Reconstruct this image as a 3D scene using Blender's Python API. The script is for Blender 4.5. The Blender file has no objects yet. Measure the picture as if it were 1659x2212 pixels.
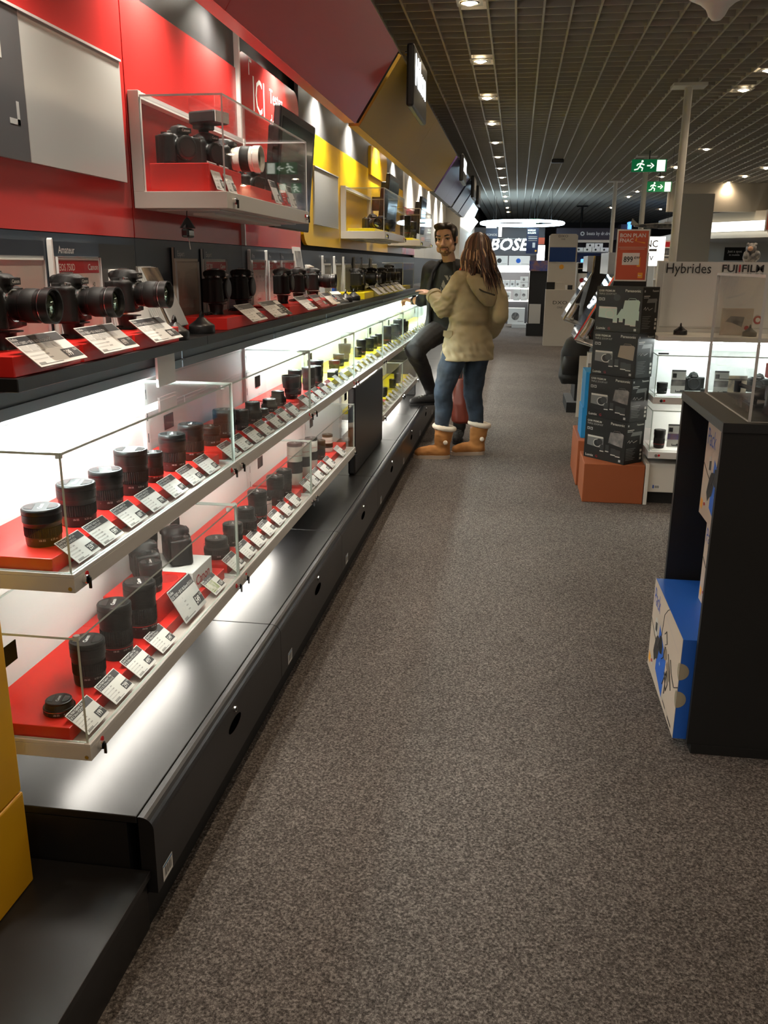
import bpy, math, random
from mathutils import Vector as V, Matrix as M, noise
S = bpy.context.scene
COL = S.collection
R = math.radians
random.seed(7)
S.cycles.max_bounces = 8
S.cycles.diffuse_bounces = 3
S.cycles.glossy_bounces = 4
S.cycles.transparent_max_bounces = 40
S.cycles.sample_clamp_indirect = 6

# ------------------------------------------------------------------ materials
MATS = {}
def mat(name, col, rough=.5, metal=0., spec=.5, emit=0., bump=None, ncol=None, nscale=40., coat=0.):
    m = bpy.data.materials.new(name); m.use_nodes = True
    nt = m.node_tree; b = nt.nodes['Principled BSDF']
    c = tuple(col) + (1,)
    b.inputs['Base Color'].default_value = c
    b.inputs['Roughness'].default_value = rough
    b.inputs['Metallic'].default_value = metal
    b.inputs['Specular IOR Level'].default_value = spec
    b.inputs['Coat Weight'].default_value = coat
    if emit:
        b.inputs['Emission Color'].default_value = c
        b.inputs['Emission Strength'].default_value = emit
    if ncol or bump:
        tc = nt.nodes.new('ShaderNodeTexCoord'); n = nt.nodes.new('ShaderNodeTexNoise')
        n.inputs['Scale'].default_value = nscale; n.inputs['Detail'].default_value = 6
        nt.links.new(tc.outputs['Object'], n.inputs['Vector'])
        if ncol:
            r = nt.nodes.new('ShaderNodeValToRGB')
            r.color_ramp.elements[0].position = .35; r.color_ramp.elements[1].position = .65
            r.color_ramp.elements[0].color = c; r.color_ramp.elements[1].color = tuple(ncol) + (1,)
            nt.links.new(n.outputs['Fac'], r.inputs['Fac']); nt.links.new(r.outputs['Color'], b.inputs['Base Color'])
        if bump:
            bp = nt.nodes.new('ShaderNodeBump'); bp.inputs['Strength'].default_value = bump
            bp.inputs['Distance'].default_value = .004
            nt.links.new(n.outputs['Fac'], bp.inputs['Height']); nt.links.new(bp.outputs['Normal'], b.inputs['Normal'])
    MATS[name] = m
    return m

def glassmat(name, tint, base=.04, gl=(1, 1, 1)):
    m = bpy.data.materials.new(name); m.use_nodes = True
    nt = m.node_tree; nt.nodes.clear()
    o = nt.nodes.new('ShaderNodeOutputMaterial'); mx = nt.nodes.new('ShaderNodeMixShader')
    t = nt.nodes.new('ShaderNodeBsdfTransparent'); g = nt.nodes.new('ShaderNodeBsdfGlossy')
    f = nt.nodes.new('ShaderNodeLayerWeight'); p5 = nt.nodes.new('ShaderNodeMath'); p5.operation = 'POWER'
    ma = nt.nodes.new('ShaderNodeMath'); ma.operation = 'MULTIPLY_ADD'
    f.inputs['Blend'].default_value = .5; p5.inputs[1].default_value = 4.5; ma.inputs[1].default_value = .4; ma.inputs[2].default_value = base
    t.inputs['Color'].default_value = tuple(tint) + (1,)
    g.inputs['Roughness'].default_value = .02; g.inputs['Color'].default_value = tuple(gl) + (1,)
    nt.links.new(f.outputs['Facing'], p5.inputs[0]); nt.links.new(p5.outputs[0], ma.inputs[0]); nt.links.new(ma.outputs[0], mx.inputs[0])
    nt.links.new(t.outputs[0], mx.inputs[1]); nt.links.new(g.outputs[0], mx.inputs[2])
    nt.links.new(mx.outputs[0], o.inputs[0])
    MATS[name] = m

def carpetmat():
    m = mat('carpet', (.06, .05, .045), .95, spec=.1)
    nt = m.node_tree; b = nt.nodes['Principled BSDF']
    tc = nt.nodes.new('ShaderNodeTexCoord')
    n1 = nt.nodes.new('ShaderNodeTexNoise'); n1.inputs['Scale'].default_value = 170; n1.inputs['Detail'].default_value = 5; n1.inputs['Roughness'].default_value = .75
    n2 = nt.nodes.new('ShaderNodeTexNoise'); n2.inputs['Scale'].default_value = 1.6; n2.inputs['Detail'].default_value = 3
    r = nt.nodes.new('ShaderNodeValToRGB')
    e = r.color_ramp.elements
    e[0].position = .36; e[0].color = (.035, .030, .028, 1)
    e[1].position = .66; e[1].color = (.40, .36, .33, 1)
    k = e.new(.5); k.color = (.135, .118, .108, 1)
    mx = nt.nodes.new('ShaderNodeMixRGB'); mx.blend_type = 'MULTIPLY'; mx.inputs[0].default_value = .35
    r2 = nt.nodes.new('ShaderNodeValToRGB'); r2.color_ramp.elements[0].color = (.6, .6, .6, 1); r2.color_ramp.elements[0].position = .35; r2.color_ramp.elements[1].position = .65
    bp = nt.nodes.new('ShaderNodeBump'); bp.inputs['Strength'].default_value = .9; bp.inputs['Distance'].default_value = .006
    L = nt.links.new
    L(tc.outputs['Object'], n1.inputs['Vector']); L(tc.outputs['Object'], n2.inputs['Vector'])
    L(n1.outputs['Fac'], r.inputs['Fac']); L(n2.outputs['Fac'], r2.inputs['Fac'])
    L(r.outputs['Color'], mx.inputs[1]); L(r2.outputs['Color'], mx.inputs[2]); L(mx.outputs['Color'], b.inputs['Base Color'])
    L(n1.outputs['Fac'], bp.inputs['Height']); L(bp.outputs['Normal'], b.inputs['Normal'])

carpetmat()
mat('black_satin', (.012, .012, .013), .36, bump=.06, nscale=900)
mat('black_matte', (.008, .008, .008), .6)
mat('black_gloss', (.01, .01, .011), .12)
mat('void', (.002, .002, .002), .9, spec=0)
mat('lens_black', (.0075, .007, .007), .38, spec=.45)
mat('lens_rubber', (.006, .006, .006), .6, spec=.4)
mat('lens_dark_ring', (.05, .05, .05), .3, metal=.6)
mat('lens_white', (.72, .69, .62), .4)
mat('lens_pink', (.7, .55, .5), .4)
mat('silver', (.62, .62, .62), .25, metal=1)
mat('chrome', (.8, .8, .8), .08, metal=1)
mat('camera_skin', (.0085, .0085, .0085), .5, spec=.4, bump=.2, nscale=700)
mat('camera_grey', (.03, .03, .031), .4)
mat('red_panel', (.50, .028, .026), .26)
mat('red_block', (.72, .022, .016), .38)
mat('red_dot', (.7, .01, .015), .4)
mat('red_print', (.45, .012, .02), .4)
mat('red_line', (.5, .02, .02), .35)
mat('yellow_panel', (.84, .50, .006), .3)
mat('yellow_block', (.93, .74, .008), .38)
mat('yellow_box', (.70, .36, .004), .45)
mat('navy', (.020, .030, .046), .4)
mat('slate', (.10, .10, .105), .5)
mat('alu', (.66, .635, .59), .4)
mat('alu_bright', (.72, .71, .69), .38)
mat('cream', (.74, .72, .66), .5)
mat('white', (.80, .80, .78), .5)
mat('paper', (.82, .81, .78), .55)
mat('ink', (.03, .03, .032), .5)
mat('ink_dark', (.05, .05, .055), .5)
mat('grey_print', (.42, .41, .40), .55)
mat('light_print', (.62, .61, .59), .55)
mat('photo_tan', (.40, .30, .20), .4, ncol=(.12, .10, .09), nscale=25)
mat('photo_mix', (.75, .10, .06), .4, ncol=(.75, .62, .40), nscale=30)
mat('photo_dark', (.07, .07, .08), .35, ncol=(.30, .28, .26), nscale=18)
mat('photo_green', (.30, .36, .14), .5, ncol=(.7, .7, .6), nscale=60)
mat('photo_blue', (.04, .09, .35), .4, ncol=(.30, .16, .14), nscale=12)
mat('plate_white', (.60, .60, .58), .35)
mat('plate_metal', (.52, .52, .50), .16)
mat('housing', (.20, .25, .29), .45)
mat('red_canopy_lit', (.72, .075, .07), .3)  # wall red made lighter: the light on the canopy is put into its colour
mat('screen_dark', (.035, .018, .030), .1)
mat('screen_teal', (.03, .07, .075), .12)
mat('purple_panel', (.13, .08, .24), .32)
mat('purple_red', (.20, .06, .13), .32)
mat('dkblue_panel', (.025, .030, .065), .3)
mat('tan_panel', (.62, .40, .07), .5, spec=.25)
mat('soffit_beige', (.40, .36, .29), .6)
mat('ceiling_blade', (.42, .395, .34), .55)
mat('ceiling_void', (.05, .045, .04), .9)
mat('steel_paint', (.62, .61, .57), .45)
mat('pillar_paint', (.50, .49, .45), .7)
mat('orange_crate', (.33, .085, .025), .55)
mat('orange_card', (.56, .10, .045), .45)
mat('orange_yellow', (.85, .40, .04), .5)
mat('kit_black', (.014, .0135, .012), .5, spec=.3)
mat('kit_grey', (.16, .16, .155), .4)
mat('kit_light', (.55, .53, .48), .4)
mat('kit_green', (.42, .55, .48), .35)
mat('kit_brown', (.25, .19, .13), .4)
mat('box_blue', (.015, .12, .55), .45)
mat('box_cyan', (.01, .22, .50), .5)
mat('box_tan', (.56, .47, .38), .5)
mat('tape', (.40, .35, .25), .25)
mat('text_blue', (.03, .09, .42), .5)
mat('dxo_white', (.60, .56, .49), .5)
mat('screen_blue', (.0, .012, .05), .15, emit=.35)
mat('bose_grey', (.08, .08, .09), .5)
mat('poster_navy', (.012, .02, .06), .3)
mat('beats_dark', (.035, .028, .045), .45)
mat('green_sign', (.0, .19, .06), .4, emit=.35)
mat('sign_glow', (.9, 1., .85), .4, emit=1.2)
mat('neon', (.62, .85, 1.), .3, emit=16)
mat('neon_blue', (.10, .35, 1.), .3, emit=2.)
mat('tube_light', (.93, 1., .98), .3, emit=26)
mat('tray_light', (1., .95, .86), .3, emit=42)
mat('lamp_glow', (1., .80, .55), .3, emit=60)
mat('spot_glow', (1., .93, .78), .3, emit=40)
mat('sign_white', (.92, .97, 1.), .3, emit=7)
mat('lit_white', (1., .98, .92), .4, emit=2.2)
mat('lit_soffit', (1., .95, .82), .4, emit=3.0)
mat('skin_light', (.62, .36, .24), .5, spec=.35)
mat('skin_woman', (.68, .42, .32), .5, spec=.35)
mat('beard', (.20, .105, .065), .65)
mat('lip', (.45, .18, .14), .45)
mat('eye_white', (.75, .72, .68), .25)
mat('eye_dark', (.03, .02, .015), .2)
mat('hair_man', (.022, .014, .010), .5)
mat('hair_dark', (.045, .022, .015), .42)
mat('hair_mid', (.13, .058, .034), .42)
mat('hair_blond', (.58, .38, .22), .45)
mat('khaki', (.31, .245, .130), .62, ncol=(.36, .29, .165), nscale=9, bump=.1)
mat('khaki_dark', (.035, .030, .020), .6)
mat('denim', (.012, .020, .030), .8, ncol=(.035, .055, .085), nscale=7, bump=.15)
mat('black_denim', (.016, .016, .017), .85, ncol=(.030, .028, .027), nscale=9)
mat('jacket_black', (.008, .008, .009), .8)
mat('tee_dark', (.016, .017, .014), .85)
mat('tee_print', (.20, .18, .15), .8)
mat('suede', (.46, .20, .055), .85, ncol=(.36, .15, .04), nscale=14)
mat('fur', (.78, .68, .55), .9, bump=.9, nscale=120)
mat('sole', (.42, .32, .24), .8)
mat('scarf', (.65, .09, .03), .8)
mat('bag_red', (.13, .020, .009), .45)
mat('shoe_black', (.012, .012, .012), .6)
glassmat('glass', (.975, .99, .985), .018)
glassmat('plexi', (.96, .965, .965), .022)
mat('glass_edge', (.62, .72, .67), .15, spec=.8)
mat('plexi_edge', (.66, .68, .68), .2, spec=.8)
glassmat('lens_glass', (.10, .12, .10), .25, (.85, 1, .8))

# ------------------------------------------------------------------ mesh builder
ORG = {}
TXT = {}
def text_mesh(s, bold):
    k = (s, bold)
    if k not in TXT:
        cu = bpy.data.curves.new('t', 'FONT'); cu.body = s; cu.size = 1.; cu.resolution_u = 2
        if bold: cu.offset = .018
        ob = bpy.data.objects.new('t', cu); COL.objects.link(ob)
        dg = bpy.context.evaluated_depsgraph_get()
        me = bpy.data.meshes.new_from_object(ob.evaluated_get(dg))
        TXT[k] = ([tuple(v.co) for v in me.vertices], [tuple(p.vertices) for p in me.polygons])
        bpy.data.objects.remove(ob); bpy.data.curves.remove(cu); bpy.data.meshes.remove(me)
    return TXT[k]

def frame(o, ex, ey):
    ex = V(ex).normalized(); ey = V(ey).normalized(); ez = ex.cross(ey).normalized(); ey = ez.cross(ex)
    return M(((ex.x, ey.x, ez.x, o[0]), (ex.y, ey.y, ez.y, o[1]), (ex.z, ey.z, ez.z, o[2]), (0, 0, 0, 1)))

class MB:
    def __init__(s, T=None):
        s.v = []; s.f = []; s.m = []; s.sm = []; s.names = []; s.T = T
    def mi(s, m):
        if m not in s.names: s.names.append(m)
        return s.names.index(m)
    def add(s, vs, fs, m, smooth=False, T=None):
        o = len(s.v)
        for p in vs:
            p = V(p)
            if T is not None: p = T @ p
            if s.T is not None: p = s.T @ p
            s.v.append(p)
        k = s.mi(m)
        for f in fs:
            s.f.append([o + i for i in f]); s.m.append(k); s.sm.append(smooth)
    def box(s, x0, x1, y0, y1, z0, z1, m, T=None, edge=None, thin=0):
        vs = [(x, y, z) for z in (z0, z1) for y in (y0, y1) for x in (x0, x1)]
        fs = [(0, 2, 3, 1), (4, 5, 7, 6), (0, 1, 5, 4), (2, 6, 7, 3), (0, 4, 6, 2), (1, 3, 7, 5)]
        if edge is None: s.add(vs, fs, m, T=T); return
        big = {0: (4, 5), 1: (2, 3), 2: (0, 1)}[thin]      # pane faces across the thin axis, the rest are polished edges
        s.add(vs, [fs[i] for i in big], m, T=T); s.add(vs, [fs[i] for i in range(6) if i not in big], edge, T=T)
    def lathe(s, prof, n, m, T=None, smooth=True, mats=None, rib=0, cap=True):
        vs = []; fs = []
        for (r, z) in prof:
            for i in range(n):
                rr = r * (1 - rib * (i % 2)); a = 2 * math.pi * i / n
                vs.append((rr * math.cos(a), rr * math.sin(a), z))
        for j in range(len(prof) - 1):
            q = [(j * n + i, j * n + (i + 1) % n, (j + 1) * n + (i + 1) % n, (j + 1) * n + i) for i in range(n)]
            if mats: s.add(vs[j * n:(j + 2) * n], [tuple(k - j * n for k in f) for f in q], mats[j], smooth, T)
            else: fs += q
        caps = []
        if cap:
            if prof[0][0] > 1e-6: caps.append(tuple(range(n))[::-1])
            if prof[-1][0] > 1e-6: caps.append(tuple(range((len(prof) - 1) * n, len(prof) * n)))
        if mats:
            if caps:
                k = len(prof) - 1
                if prof[0][0] > 1e-6: s.add(vs[:n], [tuple(range(n))[::-1]], mats[0], False, T)
                if prof[-1][0] > 1e-6: s.add(vs[k * n:], [tuple(range(n))], mats[-1], False, T)
        else:
            s.add(vs, fs, m, smooth, T)
            for c in caps: s.add([vs[i] for i in c], [tuple(range(n))], m, False, T)
    def cyl(s, p0, p1, r0, r1=None, n=16, m='black_matte', smooth=True):
        p0 = V(p0); p1 = V(p1); d = p1 - p0; r1 = r0 if r1 is None else r1
        a = V((0, 0, 1)) if abs(d.normalized().z) < .95 else V((1, 0, 0))
        ex = a.cross(d).normalized(); T = frame(p0, ex, d.normalized().cross(ex))
        s.lathe([(r0, 0), (r1, d.length)], n, m, T, smooth)
    def prism(s, poly, a, b, m, T=None, smooth=False, cap2=None):
        n = len(poly)
        vs = [(x, y, a) for x, y in poly] + [(x, y, b) for x, y in poly]
        s.add(vs, [tuple((i, (i + 1) % n, n + (i + 1) % n, n + i)) for i in range(n)], m, smooth, T)
        s.add(vs, [tuple(range(n))[::-1]], m, False, T); s.add(vs, [tuple(range(n, 2 * n))], cap2 or m, False, T)
    def ball(s, c, r, m, nu=14, nv=9, T=None):
        if not hasattr(r, '__len__'): r = (r, r, r)
        vs = [(c[0], c[1], c[2] - r[2])]; fs = []
        for j in range(1, nv):
            t = math.pi * j / nv - math.pi / 2
            for i in range(nu):
                a = 2 * math.pi * i / nu
                vs.append((c[0] + r[0] * math.cos(t) * math.cos(a), c[1] + r[1] * math.cos(t) * math.sin(a), c[2] + r[2] * math.sin(t)))
        vs.append((c[0], c[1], c[2] + r[2])); k = len(vs) - 1
        for i in range(nu):
            fs.append((0, 1 + (i + 1) % nu, 1 + i)); fs.append((k, k - nu + i, k - nu + (i + 1) % nu))
            for j in range(nv - 2):
                a = 1 + j * nu
                fs.append((a + i, a + (i + 1) % nu, a + nu + (i + 1) % nu, a + nu + i))
        s.add(vs, fs, m, True, T)
    def tube(s, pts, r, m, n=8, closed=False, T=None):
        pts = [V(p) for p in pts]; N = len(pts); vs = []; fs = []; up = V((0, 0, 1)); ex = None
        for i, p in enumerate(pts):
            a = pts[(i - 1) % N] if (closed or i) else p; b = pts[(i + 1) % N] if (closed or i < N - 1) else p
            d = (b - a).normalized()
            if ex is None: ex = (up if abs(d.z) < .9 else V((1, 0, 0))).cross(d).normalized()
            ex = (ex - d * ex.dot(d)).normalized(); ey = d.cross(ex)
            rr = r[i] if hasattr(r, '__len__') else r
            vs += [p + (ex * math.cos(2 * math.pi * k / n) + ey * math.sin(2 * math.pi * k / n)) * rr for k in range(n)]
        for i in range(N if closed else N - 1):
            j = (i + 1) % N
            fs += [(i * n + k, i * n + (k + 1) % n, j * n + (k + 1) % n, j * n + k) for k in range(n)]
        if not closed: fs += [tuple(range(n))[::-1], tuple(range((N - 1) * n, N * n))]
        s.add(vs, fs, m, True, T)
    def limb(s, pts, rs, m='skin_light', n=14):
        for i, p in enumerate(pts): s.ball(p, rs[i], m, n, 9)
        for i in range(len(pts) - 1): s.cyl(pts[i], pts[i + 1], rs[i], rs[i + 1], n, m)
    def loft(s, secs, m, n=22, smooth=True):     # secs: (centre, vector a, vector b)
        vs = []; N = len(secs)
        for c, a, b in secs:
            c = V(c); a = V(a); b = V(b)
            vs += [c + a * math.cos(2 * math.pi * k / n) + b * math.sin(2 * math.pi * k / n) for k in range(n)]
        fs = [(i * n + k, i * n + (k + 1) % n, (i + 1) * n + (k + 1) % n, (i + 1) * n + k) for i in range(N - 1) for k in range(n)]
        fs += [tuple(range(n))[::-1], tuple(range((N - 1) * n, N * n))]
        s.add(vs, fs, m, smooth)
    def text(s, t, size, m, T, align='l', bold=False, lift=.0004, sx=1.):
        vs, fs = text_mesh(t, bold)
        if not vs: return
        x1 = max(v[0] for v in vs); x0 = min(v[0] for v in vs)
        dx = {'l': 0, 'c': -(x0 + x1) / 2, 'r': -x1}[align]
        s.add([((v[0] + dx) * size * sx, v[1] * size, lift) for v in vs], fs, m, False, T)
    def rect(s, x0, x1, y0, y1, m, T, lift=.0003):
        s.add([(x0, y0, lift), (x1, y0, lift), (x1, y1, lift), (x0, y1, lift)], [(0, 1, 2, 3)], m, False, T)
    def mesh(s, name, org):
        me = bpy.data.meshes.new(name)
        me.from_pydata([tuple(p - org) for p in s.v], [], s.f)
        for k in s.names: me.materials.append(MATS[k])
        me.polygons.foreach_set('material_index', s.m); me.polygons.foreach_set('use_smooth', s.sm)
        me.update()
        return me
    def build(s, name, parent=None, org=None, bevel=0, seg=2, angle=38):
        if parent is not None: org = ORG[parent.name]
        elif org is None:
            xs = [p.x for p in s.v]; ys = [p.y for p in s.v]; zs = [p.z for p in s.v]
            org = V(((min(xs) + max(xs)) / 2, (min(ys) + max(ys)) / 2, min(zs)))
        org = V(org)
        me = s.mesh(name, org)
        if any(s.sm): me.set_sharp_from_angle(angle=R(angle))
        ob = bpy.data.objects.new(name, me); COL.objects.link(ob)
        if parent is not None: ob.parent = parent
        else: ob.location = org
        ORG[ob.name] = org
        if bevel:
            b = ob.modifiers.new('b', 'BEVEL'); b.width = bevel; b.segments = seg; b.limit_method = 'ANGLE'; b.angle_limit = R(40)
        return ob

def tag(o, label=None, cat=None, group=None, kind=None):
    if label: o['label'] = label
    if cat: o['category'] = cat
    if group: o['group'] = group
    if kind: o['kind'] = kind
    return o
def thing(name, label, cat, loc=(0, 0, 0), group=None):
    o = bpy.data.objects.new(name, None); COL.objects.link(o); o.location = loc; o.empty_display_size = .05
    ORG[o.name] = V(loc)
    return tag(o, label, cat, group)
def dup(o, loc=None, rz=None, label=None, group=None, parent=None):
    c = o.copy(); COL.objects.link(c); ORG[c.name] = V((0, 0, 0))
    if parent is not None: c.parent = parent
    for ch in list(o.children): dup(ch, parent=c)
    if loc is not None: c.location = loc
    if rz is not None: c.rotation_euler = (0, 0, rz)
    if label: c['label'] = label
    if group: c['group'] = group
    return c
def struct(mb, name, **k): return tag(mb.build(name, **k), kind='structure')
ORD = 'first second third fourth fifth sixth seventh eighth ninth tenth eleventh twelfth thirteenth fourteenth fifteenth sixteenth'.split()

def organic(mb, name, voxel, parent, smooth=3, disp=None, matfn=None, mats=None, cut=None):
    """one continuous skin over the overlapping pieces collected in mb"""
    me = mb.mesh('tmp', V((0, 0, 0))); ob = bpy.data.objects.new('tmp', me); COL.objects.link(ob)
    r = ob.modifiers.new('r', 'REMESH'); r.mode = 'VOXEL'; r.voxel_size = voxel; r.use_smooth_shade = True
    if smooth:
        q = ob.modifiers.new('s', 'SMOOTH'); q.factor = .5; q.iterations = smooth
    dg = bpy.context.evaluated_depsgraph_get()
    n = bpy.data.meshes.new_from_object(ob.evaluated_get(dg))
    bpy.data.objects.remove(ob)
    if cut:
        import bmesh
        q = bmesh.new(); q.from_mesh(n); bmesh.ops.delete(q, geom=[f for f in q.faces if cut(f.calc_center_median())], context='FACES'); q.to_mesh(n); q.free()
    if disp:
        ns = [v.normal.copy() for v in n.vertices]
        for v, nn in zip(n.vertices, ns): v.co += nn * disp(v.co)
    n.materials.clear()
    for k in (mats or mb.names[:1]): n.materials.append(MATS[k])
    if matfn:
        for p in n.polygons: p.material_index = matfn(p.center)
    else:
        for p in n.polygons: p.material_index = 0
    org = ORG[parent.name]
    for v in n.vertices: v.co -= org
    for p in n.polygons: p.use_smooth = True
    n.name = name
    o = bpy.data.objects.new(name, n); COL.objects.link(o); o.parent = parent; ORG[o.name] = org
    return o
# ------------------------------------------------------------------ room shell
PITCH = 1.067
Yk = lambda k: 1.54 + PITCH * k
b = MB(); b.box(-1.4, 9, -1.5, 34, -.05, 0, 'carpet'); struct(b, 'floor')
b = MB(); b.box(-1.3, -1.2, -1.5, 34, 0, 3.4, 'black_matte'); struct(b, 'wall_left')
b = MB(); b.box(-1.3, 9, 34, 34.1, 0, 3.4, 'slate'); struct(b, 'wall_back')
b = MB(); b.box(9, 9.1, -1.5, 34, 0, 3.4, 'cream'); struct(b, 'wall_right')
# open-cell ceiling: a dark plenum over a grid of tall metal blades
b = MB(); b.box(-1.3, 9, -1.5, 34, 3.32, 3.4, 'ceiling_void'); struct(b, 'ceiling')
b = MB(); G = .17
x = -.935
while x < 7.2:
    b.box(x - .0065, x + .0065, 3.0, 33.9, 2.95, 3.045, 'ceiling_blade'); x += G
y = 3.06
while y < 33.9:
    b.box(-1.1, 7.2, y - .004, y + .004, 2.951, 3.044, 'ceiling_blade'); y += G + .001
g = struct(b, 'ceiling_grid')

# ------------------------------------------------------------------ plinth drawers along the wall
def drawer_front_poly(x):      # rounded top front edge in the (x, z) plane
    p = [(x - .035, .092), (x, .092), (x, .255)]
    for i in range(1, 7):
        a = R(15 * i); p.append((x - .03 + .03 * math.cos(a), .255 + .03 * math.sin(a)))
    return p + [(x - .035, .285)]
XZ = lambda y0: M(((1, 0, 0, 0), (0, 0, 1, 0), (0, 1, 0, 0), (0, 0, 0, 1)))   # prism along +y
def plinth_unit():
    t = thing('plinth_drawer', 'x', 'drawer unit')
    L = PITCH - .003
    b = MB(); b.box(-1.165, -.766, 0, L, .268, .286, 'black_satin'); b.build('top_panel', t, bevel=.002)
    b = MB(); b.box(-1.165, -.79, 0, L, .085, .267, 'black_satin'); b.build('carcass', t)
    b = MB(); b.box(-1.165, -.755, 0, L, 0, .085, 'black_matte'); b.build('toe_kick', t)
    b = MB(); b.prism(drawer_front_poly(-.728), 0, L, 'black_satin', T=XZ(0))
    d = b.build('drawer_front', t, angle=30)
    b = MB(); T = frame((-.7278, .565, .20), (0, 1, 0), (0, 0, 1))
    slot = [(.055 * math.cos(R(a)), .018 * math.sin(R(a))) for a in range(0, 360, 20)]
    b.add([(u, v, .0004) for u, v in slot], [tuple(range(len(slot)))], 'void', T=T); b.build('handle_slot', d)
    b = MB(); b.cyl((-.729, .565, .245), (-.722, .565, .245), .009, n=16, m='silver'); b.cyl((-.722, .565, .245), (-.7212, .565, .245), .005, n=12, m='black_matte')
    b.build('lock', d)
    return t
def barcode(d, y):
    b = MB(); T = frame((-.7278, y, .097), (0, 1, 0), (0, 0, 1)); b.rect(0, .055, 0, .042, 'paper', T, .0005)
    for i in range(11): b.rect(.008 + i * .0038, .008 + i * .0038 + (.0022 if i % 3 else .001), .008, .032, 'ink', T, .0008)
    b.rect(.002, .052, .035, .039, 'box_cyan', T, .0008)
    o = b.build('barcode_label', d)
    return o
P0 = plinth_unit()
for k in range(12):
    o = P0 if k == 0 else dup(P0)
    o.location = (0, Yk(k), 0)
    o['label'] = 'black plinth drawer unit under the lit showcases, ' + ('nearest the yellow cartons' if k == 0 else ORD[k] + ' from the near end')
    o['group'] = 'plinth drawers along the wall'
ORG[P0.name] = V(P0.location)
df = [c for c in P0.children if c.name.startswith('drawer_front')][0]
# barcode stickers differ per unit, so they sit on their own drawer fronts
for o in [o for o in COL.objects if o.name.startswith('drawer_front')]:
    ORG[o.name] = V((0, 0, 0)); barcode(o, .085 if o.parent != P0 else .03)
b = MB(); b.box(-1.165, -.741, -1.2, 1.537, .135, .152, 'black_satin')
t = thing('display_step', 'low black step in front of the drawer units, holding the yellow cartons', 'step', (-.95, .2, 0))
b.build('top_panel', t, bevel=.0015)
b = MB(); b.box(-1.165, -.752, -1.2, 1.535, 0, .134, 'black_satin'); b.build('front_panel', t)
for i, (z0, z1, w, lb) in enumerate(((.1525, .374, 0, 'yellow carton standing on the low black step at the frame edge, lower of two'), (.376, .80, .003, 'yellow carton stacked on top of another yellow carton at the left frame edge'))):
    b = MB(); b.box(-1.16, -.98 - w, .9, 1.47, z0, z1, 'yellow_box')
    tag(b.build('yellow_carton', bevel=.004), lb, 'box', 'yellow cartons')

# ------------------------------------------------------------------ lit back panels, uprights and counter
for k in range(12):
    y0, y1 = Yk(k), Yk(k + 1)
    nth = ORD[k]
    b = MB(); b.box(-1.175, -1.16, y0 + .002, y1 - .002, .287, 1.20, 'white')
    lo = thing('back_panel', 'white lit back panel behind the lens showcases, ' + nth + ' from the near end', 'wall panel', (-1.17, y0, .287), 'white back panels behind the showcases')
    bb = b.build('panel', lo)
    for z in (.52, .90):
        b = MB(); b.box(-1.1599, -1.158, y0 + .16, y0 + .24, z, z + .05, 'void'); b.build('cable_cutout', bb)
    b = MB(); b.box(-1.16, -1.148, y1 - .014, y1 + .014, .287, 1.20, 'alu_bright')
    for z in range(12): b.box(-1.148, -1.1475, y1 - .003, y1 + .003, .33 + z * .07, .36 + z * .07, 'ink')
    tag(b.build('slotted_upright'), 'slotted aluminium upright between the white back panels at the end of showcase bay ' + nth, 'upright', 'slotted uprights on the wall')
    # counter board with dark front edge
    b = MB(); b.box(-1.165, -.935, y0 + .001, y1 - .001, 1.206, 1.233, 'black_satin')
    tag(b.build('counter_board', bevel=.0015), 'black camera counter board above the lit showcases, ' + nth + ' length from the near end', 'counter', 'black counter boards')
    # batten lamp under the counter: housing with a bright tube behind it
    la = thing('batten_lamp', 'fluorescent batten lamp under the black counter, ' + nth + ' from the near end', 'lamp', (-1.07, y0, 1.15), 'batten lamps under the counter')
    b = MB(); b.box(-1.028, -1.02, y0 + .004, y1 - .004, 1.135, 1.205, 'housing'); b.box(-1.024, -1.012, y0 + .004, y1 - .004, 1.158, 1.162, 'housing'); b.box(-1.14, -1.02, y0 + .004, y1 - .004, 1.192, 1.2055, 'housing'); b.build('housing', la)
    b = MB(); b.cyl((-1.075, y0 + .05, 1.168), (-1.075, y1 - .05, 1.168), .013, n=12, m='tube_light' if k != 1 else 'white'); b.build('tube', la)

# ------------------------------------------------------------------ glass showcases on the wall
def lockset(parent, x, y, z, red):
    b = MB(); b.cyl((x - .001, y, z), (x + .010, y, z), .0095, n=18, m='chrome'); b.cyl((x + .010, y, z), (x + .0108, y, z), .0078, n=14, m='black_gloss')
    b.box(x + .0105, x + .016, y - .0018, y + .0018, z - .020, z + .004, 'black_gloss')
    o = b.build('lock', parent)
    if red:
        b = MB(); b.cyl((x, y + red * .013, z + .005), (x + .0015, y + red * .013, z + .005), .0075, n=16, m='red_dot'); b.build('red_mark', o)
def pane_box(x0, x1, y0, y1, z0, z1, g, e, t=.005, top=True, ends=(1, 1), back=False):
    b = MB()
    b.box(x1 - t, x1, y0, y1, z0, z1 - t, g, edge=e, thin=0)
    if back: b.box(x0, x0 + t, y0, y1, z0, z1 - t, g, edge=e, thin=0)
    if top: b.box(x0, x1, y0, y1, z1 - t, z1, g, edge=e, thin=2)
    if ends[0]: b.box(x0 + (t if back else 0), x1 - t, y0, y0 + t, z0, z1 - t, g, edge=e, thin=1)
    if ends[1]: b.box(x0 + (t if back else 0), x1 - t, y1 - t, y1, z0, z1 - t, g, edge=e, thin=1)
    return b
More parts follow.
